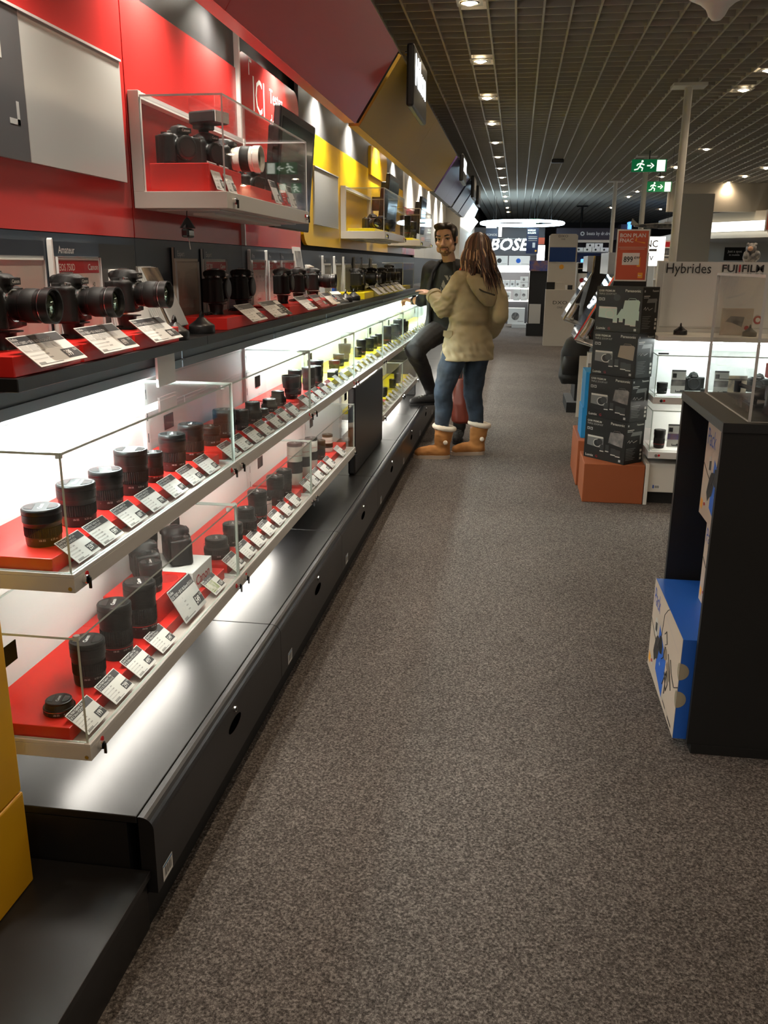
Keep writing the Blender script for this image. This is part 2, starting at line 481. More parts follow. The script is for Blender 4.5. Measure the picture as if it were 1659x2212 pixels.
def showcase(y0, y1, zl, zt, label, lamp=True, red=(1, -1), end=False, group='glass showcases on the wall'):
    t = thing('glass_showcase', label, 'showcase', (-1.0, (y0 + y1) / 2, zl), group)
    b = MB()
    b.box(-1.158, -.858, y0 + .001, y1 - .001, zl, zl + .032, 'alu')
    b.box(-.872, -.858, y0 + .001, y1 - .001, zl + .032, zl + .040, 'alu_bright')
    b.box(-1.158, -.872, y0 + .001, y0 + .012, zl + .032, zl + .040, 'alu_bright')
    b.box(-1.158, -.872, y1 - .012, y1 - .001, zl + .032, zl + .040, 'alu_bright')
    tr = b.build('tray', t, bevel=.001)
    b = MB()
    for z in (zl + .009, ): b.cyl((-.868, y0 + .0005, z), (-.868, y0 - .0008, z), .0045, n=12, m='silver')
    b.build('screw', tr)
    g = pane_box(-1.155, -.864, y0 + .006, y1 - .006, zl + .041, zt, 'glass', 'glass_edge').build('glass_cover', t)
    for yy in (y0 + .03, y1 - .03):
        b = MB(); b.cyl((-.882, yy, zt - .016), (-.882, yy, zt - .005), .007, n=12, m='plexi_edge'); b.build('corner_clip', g)
    lockset(t, -.858, y0 + .04, zl + .018, red[0]); lockset(t, -.858, y1 - .04, zl + .018, red[1])
    if lamp:
        b = MB(); lx = -1.015 if zl < .6 else -.895; b.box(lx - .013, lx + .013, y0 + .16, y1 - .16, zl - .012, zl - .0005, 'tray_light'); b.build('underside_lamp', t)  # upper row: added strip hidden behind the lip to brighten what stands below
    return t
ROW = {'u': (.800, 1.09), 'l': (.413, .698)}
for k in range(12):
    sec = 'red' if k < 2 else 'red and yellow' if k == 2 else 'yellow' if k < 7 else 'white'
    showcase(Yk(k), Yk(k + 1), *ROW['u'], 'upper glass lens showcase with ' + sec + ' base, ' + ORD[k] + ' bay from the near end', red=(1 if k == 0 else 0, -1 if k < 3 else 0))
for k in (0, 1, 2, 4, 5):
    sec = 'red' if k < 3 else 'yellow'
    showcase(Yk(k), Yk(k + 1), *ROW['l'], 'lower glass lens showcase with ' + sec + ' base, ' + (ORD[k] + ' bay from the near end' if k < 3 else ('just behind the black panel' if k == 4 else 'beside the standing man')), red=(1 if k < 2 else 0, -1 if k == 0 else 0), lamp=k != 2)
b = MB(); b.box(-.905, -.862, Yk(3) + .01, Yk(4) - .012, .2865, .785, 'black_satin')
tag(b.build('blanking_panel', bevel=.012, seg=3), 'black blanking panel standing between the lower showcases', 'panel')
b = MB(); b.box(-1.158, -.88, Yk(6) + .004, Yk(6) + .05, .287, .79, 'black_satin')
tag(b.build('end_panel', bevel=.003), 'dark end panel closing the lower yellow showcases behind the man', 'panel')

# ------------------------------------------------------------------ coloured wall panels above the counter
def wpanel(y0, y1, z0, z1, m, label, round_=0, corners='', grp=None, name='wall_panel', x=-1.15, th=.02):
    pts = []
    for (cy, cz, s0, c) in ((y1, z1, 0, 'tr'), (y0, z1, 90, 'tl'), (y0, z0, 180, 'bl'), (y1, z0, 270, 'br')):
        if c in corners:
            oy = cy - round_ if c[1] == 'r' else cy + round_; oz = cz - round_ if c[0] == 't' else cz + round_
            pts += [(oy + round_ * math.cos(R(s0 + 15 * i)), oz + round_ * math.sin(R(s0 + 15 * i))) for i in range(7)]
        else: pts.append((cy, cz))
    b = MB(); T = frame((x - th, 0, 0), (0, 1, 0), (0, 0, 1)); b.prism(pts, 0, th, m, T)
    o = b.build(name, bevel=.0015)
    return tag(o, label, 'wall panel', grp)
for k in range(-1, 12):
    w = 'near the left frame edge' if k < 0 else ORD[k] + ' bay from the near end'
    wpanel(Yk(k), Yk(k + 1) - .002, 1.2335, 1.518, 'navy', 'dark navy splash panel behind the counter, ' + w, grp='navy panels behind the counter')
    if k > 2: wpanel(Yk(k), Yk(k + 1) - .002, 2.14 if k < 7 else 2.0, 2.42, 'slate' if k < 7 else 'cream', ('dark' if k < 7 else 'cream') + ' upper band above the display panels, ' + w, grp='upper wall bands', x=-1.155)
wpanel(.3, 1.537, 1.52, 2.45, 'red_panel', 'tall glossy red wall panel behind the grey sign plate, left edge of frame', grp='red wall panels')
wpanel(1.541, 2.605, 1.52, 2.45, 'red_panel', 'tall glossy red wall panel with the grey sign plate, up to the red display case', grp='red wall panels')
wpanel(2.612, 3.676, 1.52, 2.195, 'red_panel', 'glossy red wall panel directly behind the red display case', grp='red wall panels')
wpanel(2.612, 3.676, 2.196, 2.45, 'black_satin', 'black wall band above the red display case', x=-1.155)
ici = wpanel(3.70, 4.72, 1.52, 2.275, 'red_panel', 'round-cornered red wall panel with the white word ICI behind the screen', .08, ('tl', 'tr'), grp='red wall panels')
b = MB(); T = frame((-1.1498, 3.90, 2.075), (0, 1, 0), (0, 0, 1))
b.text('ICI', .20, 'white', T, sx=.82); b.text('Testez', .085, 'white', T @ M.Translation((.27, .075, 0))); b.text('de nos objectifs', .085, 'white', T @ M.Translation((.27, -.03, 0)))
b.rect(-.045, -.035, .13, .19, 'white', T); b.rect(-.045, 0, .182, .192, 'white', T)
b.build('lettering', ici)
b = MB(); b.box(-1.16, -1.135, 3.680, 3.694, 1.52, 2.40, 'alu_bright')
tag(b.build('edge_profile'), 'bright vertical aluminium profile beside the ICI panel', 'profile')
wpanel(4.78, 5.796, 1.545, 2.14, 'yellow_panel', 'yellow wall panel with round left corners and a grey sign plate', .11, ('bl', 'tl'), grp='yellow wall panels')
wpanel(5.802, 6.86, 1.545, 2.14, 'yellow_panel', 'yellow wall panel behind the yellow display case', grp='yellow wall panels')
wpanel(6.866, 7.93, 1.545, 2.14, 'yellow_panel', 'yellow wall panel behind the small screen', grp='yellow wall panels')
wpanel(7.936, 8.99, 1.545, 2.14, 'yellow_panel', 'farthest yellow wall panel, before the red one', grp='yellow wall panels')
o = wpanel(6.93, 7.78, 2.10, 2.31, 'yellow_panel', 'small yellow header board with black lettering above the small screen', .05, ('tl', 'tr'), x=-1.135, name='header_board')
b = MB(); T = frame((-1.1348, 7.08, 2.20), (0, 1, 0), (0, 0, 1)); b.text('Testez', .07, 'ink', T); b.text('ici', .07, 'ink', T @ M.Translation((0, -.085, 0)))
b.rect(-.05, -.042, .0, .07, 'ink', T); b.build('lettering', o)
wpanel(8.995, 10.06, 1.545, 2.0, 'red_panel', 'small red wall panel beyond the yellow ones', grp='red wall panels')
for k in (8, 9, 10, 11): wpanel(Yk(k), Yk(k + 1) - .004, 1.52, 2.0, 'cream', 'cream wall panel at the far end of the fixture, ' + ORD[k - 8] + ' of four', grp='cream wall panels')
# aluminium sign plates
def plate(y0, y1, z0, z1, label, dark=None):
    t = thing('sign_plate', label, 'sign plate', (-1.14, (y0 + y1) / 2, z0))
    b = MB(); b.box(-1.15, -1.141, y0, y1, z0, z1, 'plate_metal'); p = b.build('face', t, bevel=.001)
    b = MB(); b.box(-1.15, -1.136, y0, y1, z1, z1 + .006, 'alu_bright'); b.build('top_rail', t)
    if dark:
        b = MB(); b.box(-1.141, -1.1395, y0, dark, z0, z1, 'slate')
        T = frame((-1.1393, dark - .075, z0 + .075), (0, 1, 0), (0, 0, 1)); b.rect(0, .044, 0, .012, 'plate_white', T); b.rect(.032, .044, 0, .05, 'plate_white', T)
        b.rect(-.03, -.008, .13, .20, 'plate_white', T)
        b.build('dark_field', t)
plate(1.60, 2.565, 1.672, 1.992, 'large pale grey sign plate with a dark end field on the red wall', 2.035)
plate(5.03, 5.70, 1.66, 1.965, 'pale grey sign plate on the yellow wall panel')

b = MB(); b.box(-1.005, -.998, 2.36, 2.49, 1.105, 1.2055, 'paper'); tag(b.build('hanging_card'), 'small blank white card hanging under the counter near the first bay end', 'card')
# ------------------------------------------------------------------ canopy above: slanted fascia boards, trough and spots
def fascia(y0, y1, m, label, seams=(), grp='slanted canopy boards'):
    t = thing('canopy_board', label, 'canopy', (-.85, (y0 + y1) / 2, 2.13), grp)
    T = M.Identity(4); p = [(-.86, 2.137), (-.85, 2.132), (-.632, 2.462), (-.645, 2.472)]
    ys = [y0, *seams, y1]
    for a, c in zip(ys[:-1], ys[1:]):
        b = MB(); b.prism([(x, z) for x, z in p], a + .002, c - .002, m, T=XZ(0)); b.build('board', t)
    b = MB(); b.box(-.905, -.852, y0, y1, 2.136, 2.150, m if m in ('red_canopy_lit', 'tan_panel') else 'slate'); b.build('bottom_rail', t)
    for yy in (y0 + .02, y1 - .04):
        b = MB(); b.prism([(-.862, 2.152), (-.67, 2.44), (-1.12, 2.45), (-1.12, 2.40), (-.92, 2.30)], yy, yy + .02, 'black_matte', T=XZ(0)); b.build('bracket', t)
fascia(-.6, 4.70, 'red_canopy_lit', 'long slanted red canopy board above the red wall', seams=(2.64,))
fascia(4.80, 8.98, 'tan_panel', 'slanted yellow-brown canopy board above the yellow wall', seams=(6.80,))
fascia(9.12, 11.3, 'purple_panel', 'slanted purple canopy board beyond the yellow one', seams=(10.2,))
fascia(11.5, 12.6, 'dkblue_panel', 'slanted dark blue canopy board, nearer of the pair beyond the purple one')
fascia(12.75, 13.9, 'dkblue_panel', 'slanted dark blue canopy board, farther of the pair beyond the purple one')
b = MB(); b.box(-1.2, -1.02, -1, 14, 2.47, 2.48, 'black_matte'); struct(b, 'trim_1')
b = MB(); b.box(-1.0, -.98, -1, 20, 2.48, 3.32, 'black_matte'); struct(b, 'trim_2')
def box_sign(y0, y1, z0, z1, x0, x1, label, word, m='sign_white'):
    t = thing('box_sign', label, 'illuminated sign', ((x0 + x1) / 2, (y0 + y1) / 2, z0), 'box signs on the canopy')
    b = MB(); b.box(x0, x1, y0, y1, z0, z1, 'black_satin'); b.build('case', t, bevel=.012)
    b = MB(); T = frame((x1 + .0006, (y0 + y1) / 2, z0 + (z1 - z0) * .40), (0, 1, 0), (0, 0, 1)); w = (y1 - y0)
    vs, _ = text_mesh(word, True); tw = max(v[0] for v in vs)
    b.text(word, w * .78 / tw, m, T, 'c', True, .001); b.build('lettering', t)
    b = MB(); b.cyl((x0 - .02, y0 + .1, z1 - .03), (x0 + .002, y0 + .1, z1 - .03), .01, n=10, m='silver'); b.build('arm', t)
box_sign(4.98, 5.66, 2.255, 2.56, -.628, -.588, 'black box sign with glowing white word NIKON on the yellow canopy', 'Nikon')
box_sign(9.35, 9.95, 2.26, 2.52, -.628, -.588, 'black box sign with glowing white lettering on the purple canopy', 'SONY')
box_sign(11.6, 12.2, 2.26, 2.52, -.628, -.588, 'dark unlit box sign on the first dark blue canopy board', 'LUMIX', 'grey_print')
box_sign(13.0, 13.6, 2.26, 2.52, -.628, -.588, 'farthest dark box sign on the canopy, second dark blue board', 'OLYMPUS', 'grey_print')
SPOTS = []
def wall_spot(y, z, label):
    t = thing('wall_spot', label, 'spotlight', (-1.0, y, 2.41), 'spots in the canopy trough')
    b = MB(); b.cyl((-1.0, y, 2.47), (-1.0, y, 2.425), .012, n=12, m='black_matte'); b.cyl((-.985, y, 2.43), (-1.03, y, 2.385), .028, .034, 18, 'black_matte'); b.build('head', t)
    b = MB(); b.cyl((-1.0305, y, 2.3845), (-1.0312, y, 2.3838), .026, n=18, m='spot_glow'); b.build('bulb', t)
    SPOTS.append((y, z))
for i, y in enumerate((1.75, 2.72, 3.36, 4.25, 5.15, 6.15, 7.2, 8.3, 9.6, 10.6, 11.6, 12.6, 13.5)):
    wall_spot(y, 2.1, 'black spotlight in the canopy trough, ' + ORD[i] + ' from the near end')
# ------------------------------------------------------------------ coloured riser blocks in the showcases
def riser(x0, x1, y0, y1, z0, z1, m, label, grp=None):
    b = MB(); b.box(x0, x1, y0, y1, z0, z1, m)
    return tag(b.build('riser_block', bevel=.0015), label, 'riser', grp)
ZU, ZL = .866, .480
def risers(row, zt):
    zl = ROW[row][0] + .0325; nm = 'upper' if row == 'u' else 'lower'
    for k in range(8):
        if row == 'l' and k in (3, 6, 7): continue
        y0, y1 = Yk(k) + .015, Yk(k + 1) - .015
        if k == 2 and row == 'u':
            riser(-1.145, -.925, y0, y0 + .62, zl, zt, 'red_block', 'red riser block in the upper third bay, in front of the yellow one')
            riser(-1.145, -.925, y0 + .625, y1, zl, zt, 'yellow_block', 'first yellow riser block in the upper row, right behind the red ones')
            continue
        c = 'red' if k < 3 else 'yellow'
        ym = (y0 + y1) / 2
        w = c + ' riser block under the lenses in the ' + nm + ' showcase row, ' + ORD[k] + ' bay'
        riser(-1.145, -.910 if k < 3 else -.925, y0, ym - .0005, zl, zt, c + '_block', w + ', near half', 'riser blocks')
        riser(-1.145, -.910 if k < 3 else -.925, ym + .0005, y1, zl, zt, c + '_block', w + ', far half', 'riser blocks')
risers('u', ZU); risers('l', ZL)

# ------------------------------------------------------------------ lenses
def cap_part(t, r, z, h, m='lens_black', word='Canon'):
    b = MB(); b.lathe([(r * .97, z), (r, z + h * .25), (r, z + h * .8), (r * .95, z + h), (r * .9, z + h)], 40, m)
    o = b.build('lens_cap', t)
    for s in (-1, 1):      # the two pinch grips
        b = MB(); T = M.Rotation(R(25), 4, 'Z')
        arc = [(s * r * (.34 + .0 * i), 0) for i in (0,)]
        p = [(s * r * .36, -r * .52), (s * r * .78, -r * .36), (s * r * .86, 0), (s * r * .78, r * .36), (s * r * .36, r * .52)]
        b.prism(p if s > 0 else p[::-1], z + h, z + h + .0008, 'black_gloss', T); b.build('pinch_grip', o)
    b = MB(); b.text(word, r * .34, 'light_print', M.Translation((0, 0, z + h)) @ M.Rotation(R(115), 4, 'Z') @ M.Translation((0, -r * .1, 0)), 'c', True, .0009); b.build('lettering', o)
def marks(b, r, z, txt='18-55'):
    for k, (a, s) in enumerate(((-60, txt), (-22, '0.25 m'), (-95, ':'))):
        T = frame((r * math.cos(R(a)), r * math.sin(R(a)), z), (-math.sin(R(a)), math.cos(R(a)), 0), (0, 0, 1))
        b.text(s, .0062, 'light_print', T, 'c', False, .0006)
def make_lens(x, y, z, r, h, label, style='std', grp=None):
    t = thing('camera_lens', label, 'camera lens', (0, 0, 0), grp)
    body = 'lens_white' if style == 'white' else 'lens_pink' if style == 'jar' else 'lens_black'
    b = MB()
    ch = min(.014, h * .16); H = h - ch
    n = 40
    if style == 'flat':
        b.lathe([(r * .86, 0), (r, .002), (r, H * .55), (r * .98, H * .6), (r * .9, H * .62), (r * .82, H)], n, body); marks(b, r, H * .2); b.build('barrel', t)
        b = MB(); b.lathe([(r * 1.004, H * .46), (r * 1.004, H * .5)], n, 'silver', cap=False); b.build('trim_ring', t)
        cap_part(t, r * .82, H, ch)
    else:
        prof = {'std': [(.84, 0), (.88, .02), (.9, .1), (.92, .3)], 'bulge': [(.84, 0), (.88, .03), (1, .14), (1, .3)], 'tall': [(.8, 0), (.86, .02), (.92, .14), (.94, .3)],
                'white': [(.8, 0), (.86, .02), (.94, .12), (.94, .3)], 'hood': [(.7, 0), (.74, .03), (.8, .2), (.82, .3)], 'jar': [(.96, 0), (.98, .02), (.98, .1), (.98, .3)], 'cone': [(.8, 0), (.86, .03), (.98, .2), (.98, .3)]}[style]
        up = {'std': [(.96, .62), (.96, .74), (1, .77), (1, 1)], 'bulge': [(1, .6), (.95, .7), (.9, .74), (.9, 1)], 'tall': [(.95, .62), (.95, .8), (1, .84), (1, 1)], 'white': [(.96, .7), (.96, .8), (.96, .84), (.96, 1)],
              'hood': [(.84, .55), (.9, .6), (1.05, .66), (1.12, 1)], 'jar': [(.98, .62), (.98, .75), (.98, .8), (.98, 1)], 'cone': [(.98, .6), (.86, .72), (.8, .78), (.8, 1)]}[style]
        low = [(a * r, c * H) for a, c in prof]
        low.append((prof[-1][0] * r * .97, .302 * H)); marks(b, r * prof[2][0], H * .2)
        b.lathe([*low, (prof[-1][0] * r * .97, .62 * H), (up[0][0] * r * .99, .62 * H + .0006), *[(a * r, c * H) for a, c in up[1:]]], n, body); b.build('barrel', t)
        b = MB(); q = (prof[-1][0] + up[0][0]) / 2 * r
        b.lathe([(q * .985, H * .305), (q * 1.01, H * .315), (q * 1.012, H * .60), (q * .985, H * .61)], 96, 'lens_rubber' if body != 'lens_pink' else 'lens_pink', rib=.04, cap=False); b.build('zoom_ring', t)
        b = MB(); zz = H * .765 if style != 'tall' else H * .26
        k = max(a for a, c in up if c < .85) * r * 1.012
        b.lathe([(k, zz), (k, zz + .0016)], n, 'red_line' if style in ('tall', 'white') else 'lens_dark_ring', cap=False); b.build('trim_ring', t)
        if style == 'hood':
            b = MB(); b.lathe([(r * .95, H), (r * 1.13, H), (r * 1.16, h + .012), (r * 1.12, h + .012), (r * .95, H + .002)], n, 'lens_black', cap=False); b.build('lens_hood', t)
        else: cap_part(t, up[-1][0] * r, H, ch, 'lens_black')
    t.location = (x, y, z); t.rotation_euler = (0, 0, R(random.uniform(-14, 14)))
    return t
U = [(-.980, 1.652, .041, .081, 'std'), (-.978, 1.803, .044, .097, 'std'), (-.976, 1.949, .041, .094, 'std'), (-.972, 2.088, .043, .116, 'std'), (-.966, 2.214, .027, .083, 'tall'), (-.968, 2.359, .039, .106, 'std'), (-.966, 2.507, .039, .109, 'tall'),
     (-.980, 2.722, .032, .064, 'std'), (-.982, 2.869, .040, .095, 'std'), (-.962, 3.005, .025, .072, 'std'), (-.965, 3.150, .035, .079, 'cone'), (-.961, 3.275, .025, .034, 'flat'), (-.977, 3.420, .034, .050, 'cone'), (-.982, 3.573, .035, .062, 'cone'),
     (-.975, 3.775, .036, .090, 'hood'), (-.990, 3.905, .032, .112, 'tall'), (-.962, 4.06, .033, .108, 'std'), (-.958, 4.19, .030, .10, 'tall'), (-.99, 4.33, .041, .112, 'std'),
     (-1.0, 4.85, .032, .057, 'std'), (-1.02, 5.08, .034, .070, 'std'), (-1.03, 5.32, .034, .095, 'hood'), (-1.0, 5.60, .03, .064, 'std'), (-1.0, 5.74, .033, .10, 'tall'), (-.99, 6.02, .032, .088, 'std'), (-.99, 6.2, .028, .088, 'std'), (-.98, 6.37, .028, .09, 'tall'),
     (-.95, 6.58, .036, .135, 'tall'), (-.98, 6.75, .034, .11, 'std'), (-.95, 7.0, .034, .12, 'std'), (-.96, 7.25, .036, .14, 'tall'), (-.96, 7.5, .034, .12, 'hood'), (-.96, 7.75, .034, .10, 'std')]
kind = {'std': 'black camera lens', 'tall': 'slim black zoom lens', 'flat': 'flat black pancake lens', 'bulge': 'squat bulging black lens', 'hood': 'black lens with a flared hood', 'cone': 'black lens with stepped narrow front', 'white': 'telephoto lens whitened like a reflection', 'jar': 'short pink-grey lens with black cap'}
for i, (x, y, r, h, st) in enumerate(U):
    p = [i, 'red'] if i < 19 else [i - 19, 'yellow']
    make_lens(x, y, ZU + .0005, r, h, kind[st] + ' in the upper showcases, ' + (ORD[p[0]] if p[0] < 16 else ('third-last', 'second-last', 'last')[p[0] - 16]) + ' on the ' + p[1] + ' blocks', st, 'lenses in the upper showcases')
LW = [(-.968, 1.622, .035, .030, 'flat'), (-.968, 1.769, .041, .109, 'std'), (-.964, 1.912, .042, .146, 'tall'), (-.959, 2.053, .043, .150, 'tall'),
      (-.971, 2.700, .043, .069, 'bulge'), (-.960, 2.845, .036, .078, 'std'), (-.954, 2.984, .041, .097, 'cone'), (-.953, 3.132, .038, .124, 'tall'), (-.948, 3.245, .0195, .068, 'jar'), (-.953, 3.392, .037, .122, 'std'), (-.951, 3.527, .034, .118, 'std'),
      (-.958, 3.745, .036, .19, 'white'), (-.955, 3.91, .034, .17, 'white'), (-.960, 4.08, .032, .15, 'white'), (-.960, 4.27, .03, .10, 'std'), (-.960, 4.46, .03, .095, 'white'),  # the nearer white barrels stand in for boot reflections in the glass
      (-.96, 5.98, .03, .07, 'std'), (-.96, 6.2, .03, .08, 'std'), (-.96, 6.5, .03, .07, 'std'), (-.96, 7.0, .03, .07, 'std'), (-.96, 7.3, .03, .08, 'std')]
for i, (x, y, r, h, st) in enumerate(LW):
    p = [i, 'red'] if i < 16 else [i - 16, 'yellow']
    make_lens(x, y, ZL + .0005, r, h, kind[st] + ' in the lower showcases, ' + ORD[p[0]] + ' on the ' + p[1] + ' blocks', st, 'lenses in the lower showcases')
make_lens(-1.105, 2.43, ZL + .0005, .039, .18, 'big black lens at the back of the lower showcase behind two cameras', 'tall')

# ------------------------------------------------------------------ price cards
CARDS = {}
def card_mb(w, h, price, l1, l2, field='ink_dark', base='paper', cols=0, T=None, price_m='paper', strip=None):
    b = MB(T); b.box(-w / 2, w / 2, 0, h, -.0012, 0, base)
    I = M.Identity(4)
    b.rect(-w / 2 + .002, w / 2 - .002, h * .70, h * .97, field, I)
    b.text(l1, h * .125, 'paper', M.Translation((-w / 2 + .004, h * .855, 0)), lift=.0006, sx=.8)
    b.text(l2, h * .125, 'paper', M.Translation((-w / 2 + .004, h * .73, 0)), lift=.0006, sx=.8)
    for i in range(4):
        q = .5 + .12 * ((i * 7) % 4) / 3
        b.rect(-w / 2 + .005, -w / 2 + .005 + w * q * .5, h * (.575 - .12 * i), h * (.61 - .12 * i), 'light_print', I)
        b.rect(-w / 2 + .005 + w * .30, -w / 2 + .005 + w * .38, h * (.57 - .12 * i), h * (.61 - .12 * i), 'grey_print', I, .0004)
    for i in range(cols): b.rect(-w / 2 + .006 + i * w * .155, -w / 2 + .004 + i * w * .155 + w * .14, h * .5, h * .68, 'light_print', I, .0005)
    b.rect(w * .16, w * .485, h * .10, h * .40, 'ink_dark', I, .0005)
    b.text(price, h * .27, price_m, M.Translation((w * .185, h * .16, 0)), 'l', True, .0009, .72)
    b.text('\u20ac00', h * .11, price_m, M.Translation((w * .395, h * .29, 0)), 'l', False, .0009, .8)
    b.rect(-w / 2 + .006, -w / 2 + w * .5, h * .05, h * .065, 'ink_dark', I)
    for i in range(6): b.rect(-w / 2 + .008 + i * .004, -w / 2 + .010 + i * .004, h * .07, h * .13, 'ink_dark', I)
    if strip: b.rect(-w / 2 + .002, w * .1, h * .15, h * .68, strip, I, .00025)
    return b
SL = V((-.046, 0, .036)).normalized()
def price_card(y, zb, price, label, l1='Zoom Petit Capteur G.A.', l2='EF-S 10-18mm f/4.5-5.6 IS', w=.10, h=.066, x=-.876, grp='price cards in the showcases', key=None, rz=0, **kw):
    key = (price, l1, l2, w, h, tuple(sorted(kw.items())))
    if key not in CARDS:
        c = card_mb(w, h, price, l1, l2, T=frame((0, 0, 0), (0, 1, 0), SL), **kw).build('price_card', org=(0, 0, 0))
        b = MB(); T = frame((0, 0, -.0015), (0, 1, 0), SL); b.box(-w / 2 - .001, w / 2 + .001, -.001, h + .001, -.0025, 0, 'plexi', T); b.build('clear_sleeve', c)
        b = MB(); zt = h * SL.z; xt = h * SL.x
        b.prism([(-.010, .0), (-.004, .0), (-.022, .009), (-.028, .009)], -w * .42, w * .42, 'plexi', T=XZ(0)); b.build('easel_foot', c)
        CARDS[key] = c; o = c
    else: o = dup(CARDS[key])
    o.location = (x, y, zb); o.rotation_euler = (0, 0, rz)
    return tag(o, label, 'price card', grp)
Z1 = 'Zoom Petit Capteur G.A.'; Z2 = 'Objectif Plein Reflex'; Z3 = 'Zoom Grand Capteur Tele.'
pu = [(1.650, '259', Z1, 'EF-S 10-18mm f/4.5-5.6'), (1.768, '599', Z1, 'EF-S 10-22mm f/3.5-4.5'), (1.907, '689', Z1, 'EF-S 15-85mm f/3.5-5.6'), (2.043, '799', Z1, 'EF-S 17-55mm f/2.8 IS'), (2.185, '199', Z1, 'EF-S 18-55mm f/3.5-5.6'), (2.322, '459', Z1, 'EF-S 18-135mm f/3.5-5.6'), (2.457, '359', Z1, 'EF-S 60mm f/2.8 Macro'),
      (2.674, '399', Z2, 'EF 100mm f/2.8'), (2.805, '499', Z2, 'EF 85mm f/1.8'), (2.943, '109', Z2, 'EF 50mm f/1.8 STM'), (3.081, '379', Z2, 'EF 50mm f/1.4'), (3.231, '199', Z2, 'EF 40mm f/2.8 STM'), (3.366, '549', Z2, 'EF 35mm f/2 IS'), (3.511, '499', Z2, 'EF 28mm f/1.8'),
      (3.744, '779', Z3, 'EF 24-105mm f/3.5'), (3.873, '899', Z3, 'EF 24-70mm f/4L'), (4.007, '949', Z3, 'EF 16-35mm f/4L'), (4.15, '999', Z3, 'EF 70-200mm f/4L')]
for i, (y, p, a, c) in enumerate(pu):
    price_card(y, .8435, p, 'price card reading ' + p + ' euros in the upper showcases, ' + (ORD[i] if i < 16 else ('second-last', 'last')[i - 16]) + ' on the red blocks', a, c)
price_card(4.29, .8435, '699', 'red and white price card in the upper row, last before the yellow blocks', Z3, 'EF 100-400mm f/4.5', field='red_print')
pl = [(1.622, '199', 'Obj. Petit Capteur G.A.', 'EF-S 24mm f/2.8 STM'), (1.759, '299', 'Zoom Petit Capteur Tele.', 'EF-S 55-250mm f/4-5.6 IS'), (1.894, '499', Z3, 'EF 70-300mm f/4-5.6 IS USM'), (2.038, '549', 'Objectif Photo Reflex', 'EF 100mm f/2.8 Macro'),
      (2.672, '1499', Z2, 'EF 16-35mm f/2.8L'), (2.81, '899', Z2, 'EF 24mm f/1.4L'), (2.941, '999', Z2, 'EF 35mm f/1.4L'), (3.079, '1199', Z2, 'EF 24-70mm f/2.8L'), (3.218, '169', Z2, 'Extender EF 1.4x'), (3.354, '899', Z3, 'EF 135mm f/2L'), (3.496, '779', Z3, 'EF 24-105mm f/4L'),
      (3.745, '1299', Z3, 'EF 70-200mm f/4L IS'), (3.858, '689', Z3, 'EF 70-200mm f/4L'), (3.97, '1949', Z3, 'EF 70-200mm f/2.8L'), (4.103, '1339', Z3, 'EF 100-400mm f/4.5'), (4.239, '449', Z3, 'Extender EF 2x')]
for i, (y, p, a, c) in enumerate(pl):
    price_card(y, .4575, p, 'price card reading ' + p + ' euros in the lower showcases, ' + ORD[i] + ' standard card on red', a, c)
price_card(4.51, .4575, '389', 'tilted price card at the far end of the lower red showcases', Z3, 'EF 300mm f/4L', field='grey_print')
_c = price_card(2.262, .4575, '549', 'large wide price card in front of the red box in the lower showcase', 'Reflex', 'EOS 750D + EF-S 18-55mm f/3.5-5.6 IS STM', w=.17, h=.105, base='plate_white', cols=5); _c.rotation_euler = (0, R(22), 0); _c.location.x = -.884; _c.location.z = .461
price_card(2.462, .4575, '1034', 'greenish price card in front of the white box in the lower showcase', 'Reflex', 'EOS 70D + EF-S 18-135', strip='photo_green')
n = 0
for k in range(2, 8):
    a, c = (4.41, 4.71) if k == 2 else (Yk(k) + .05, Yk(k + 1) - .05)
    m = 2 if k == 2 else 6
    for i in range(m):
        y = a + (c - a) * (i + .5) / m
        price_card(y, .8435, ('249', '399', '529', '199')[i % 4], 'small tan price card in the upper yellow showcases, ' + ORD[i] + ' card of bay ' + ORD[k], 'Zoom', 'AF-S DX', base='light_print', field='grey_print', w=.085)
for k in (4, 5):
    for i in range(6):
        y = Yk(k) + .09 + i * .17
        price_card(y, .4575, ('149', '299', '99', '199')[i % 4], 'small pale price card in the lower yellow showcases, ' + ORD[i] + (' in the nearer bay' if k == 4 else ' in the farther bay'), 'Flash', 'SB', base='light_print', field='grey_print' if i != 2 else 'red_print', w=.085)

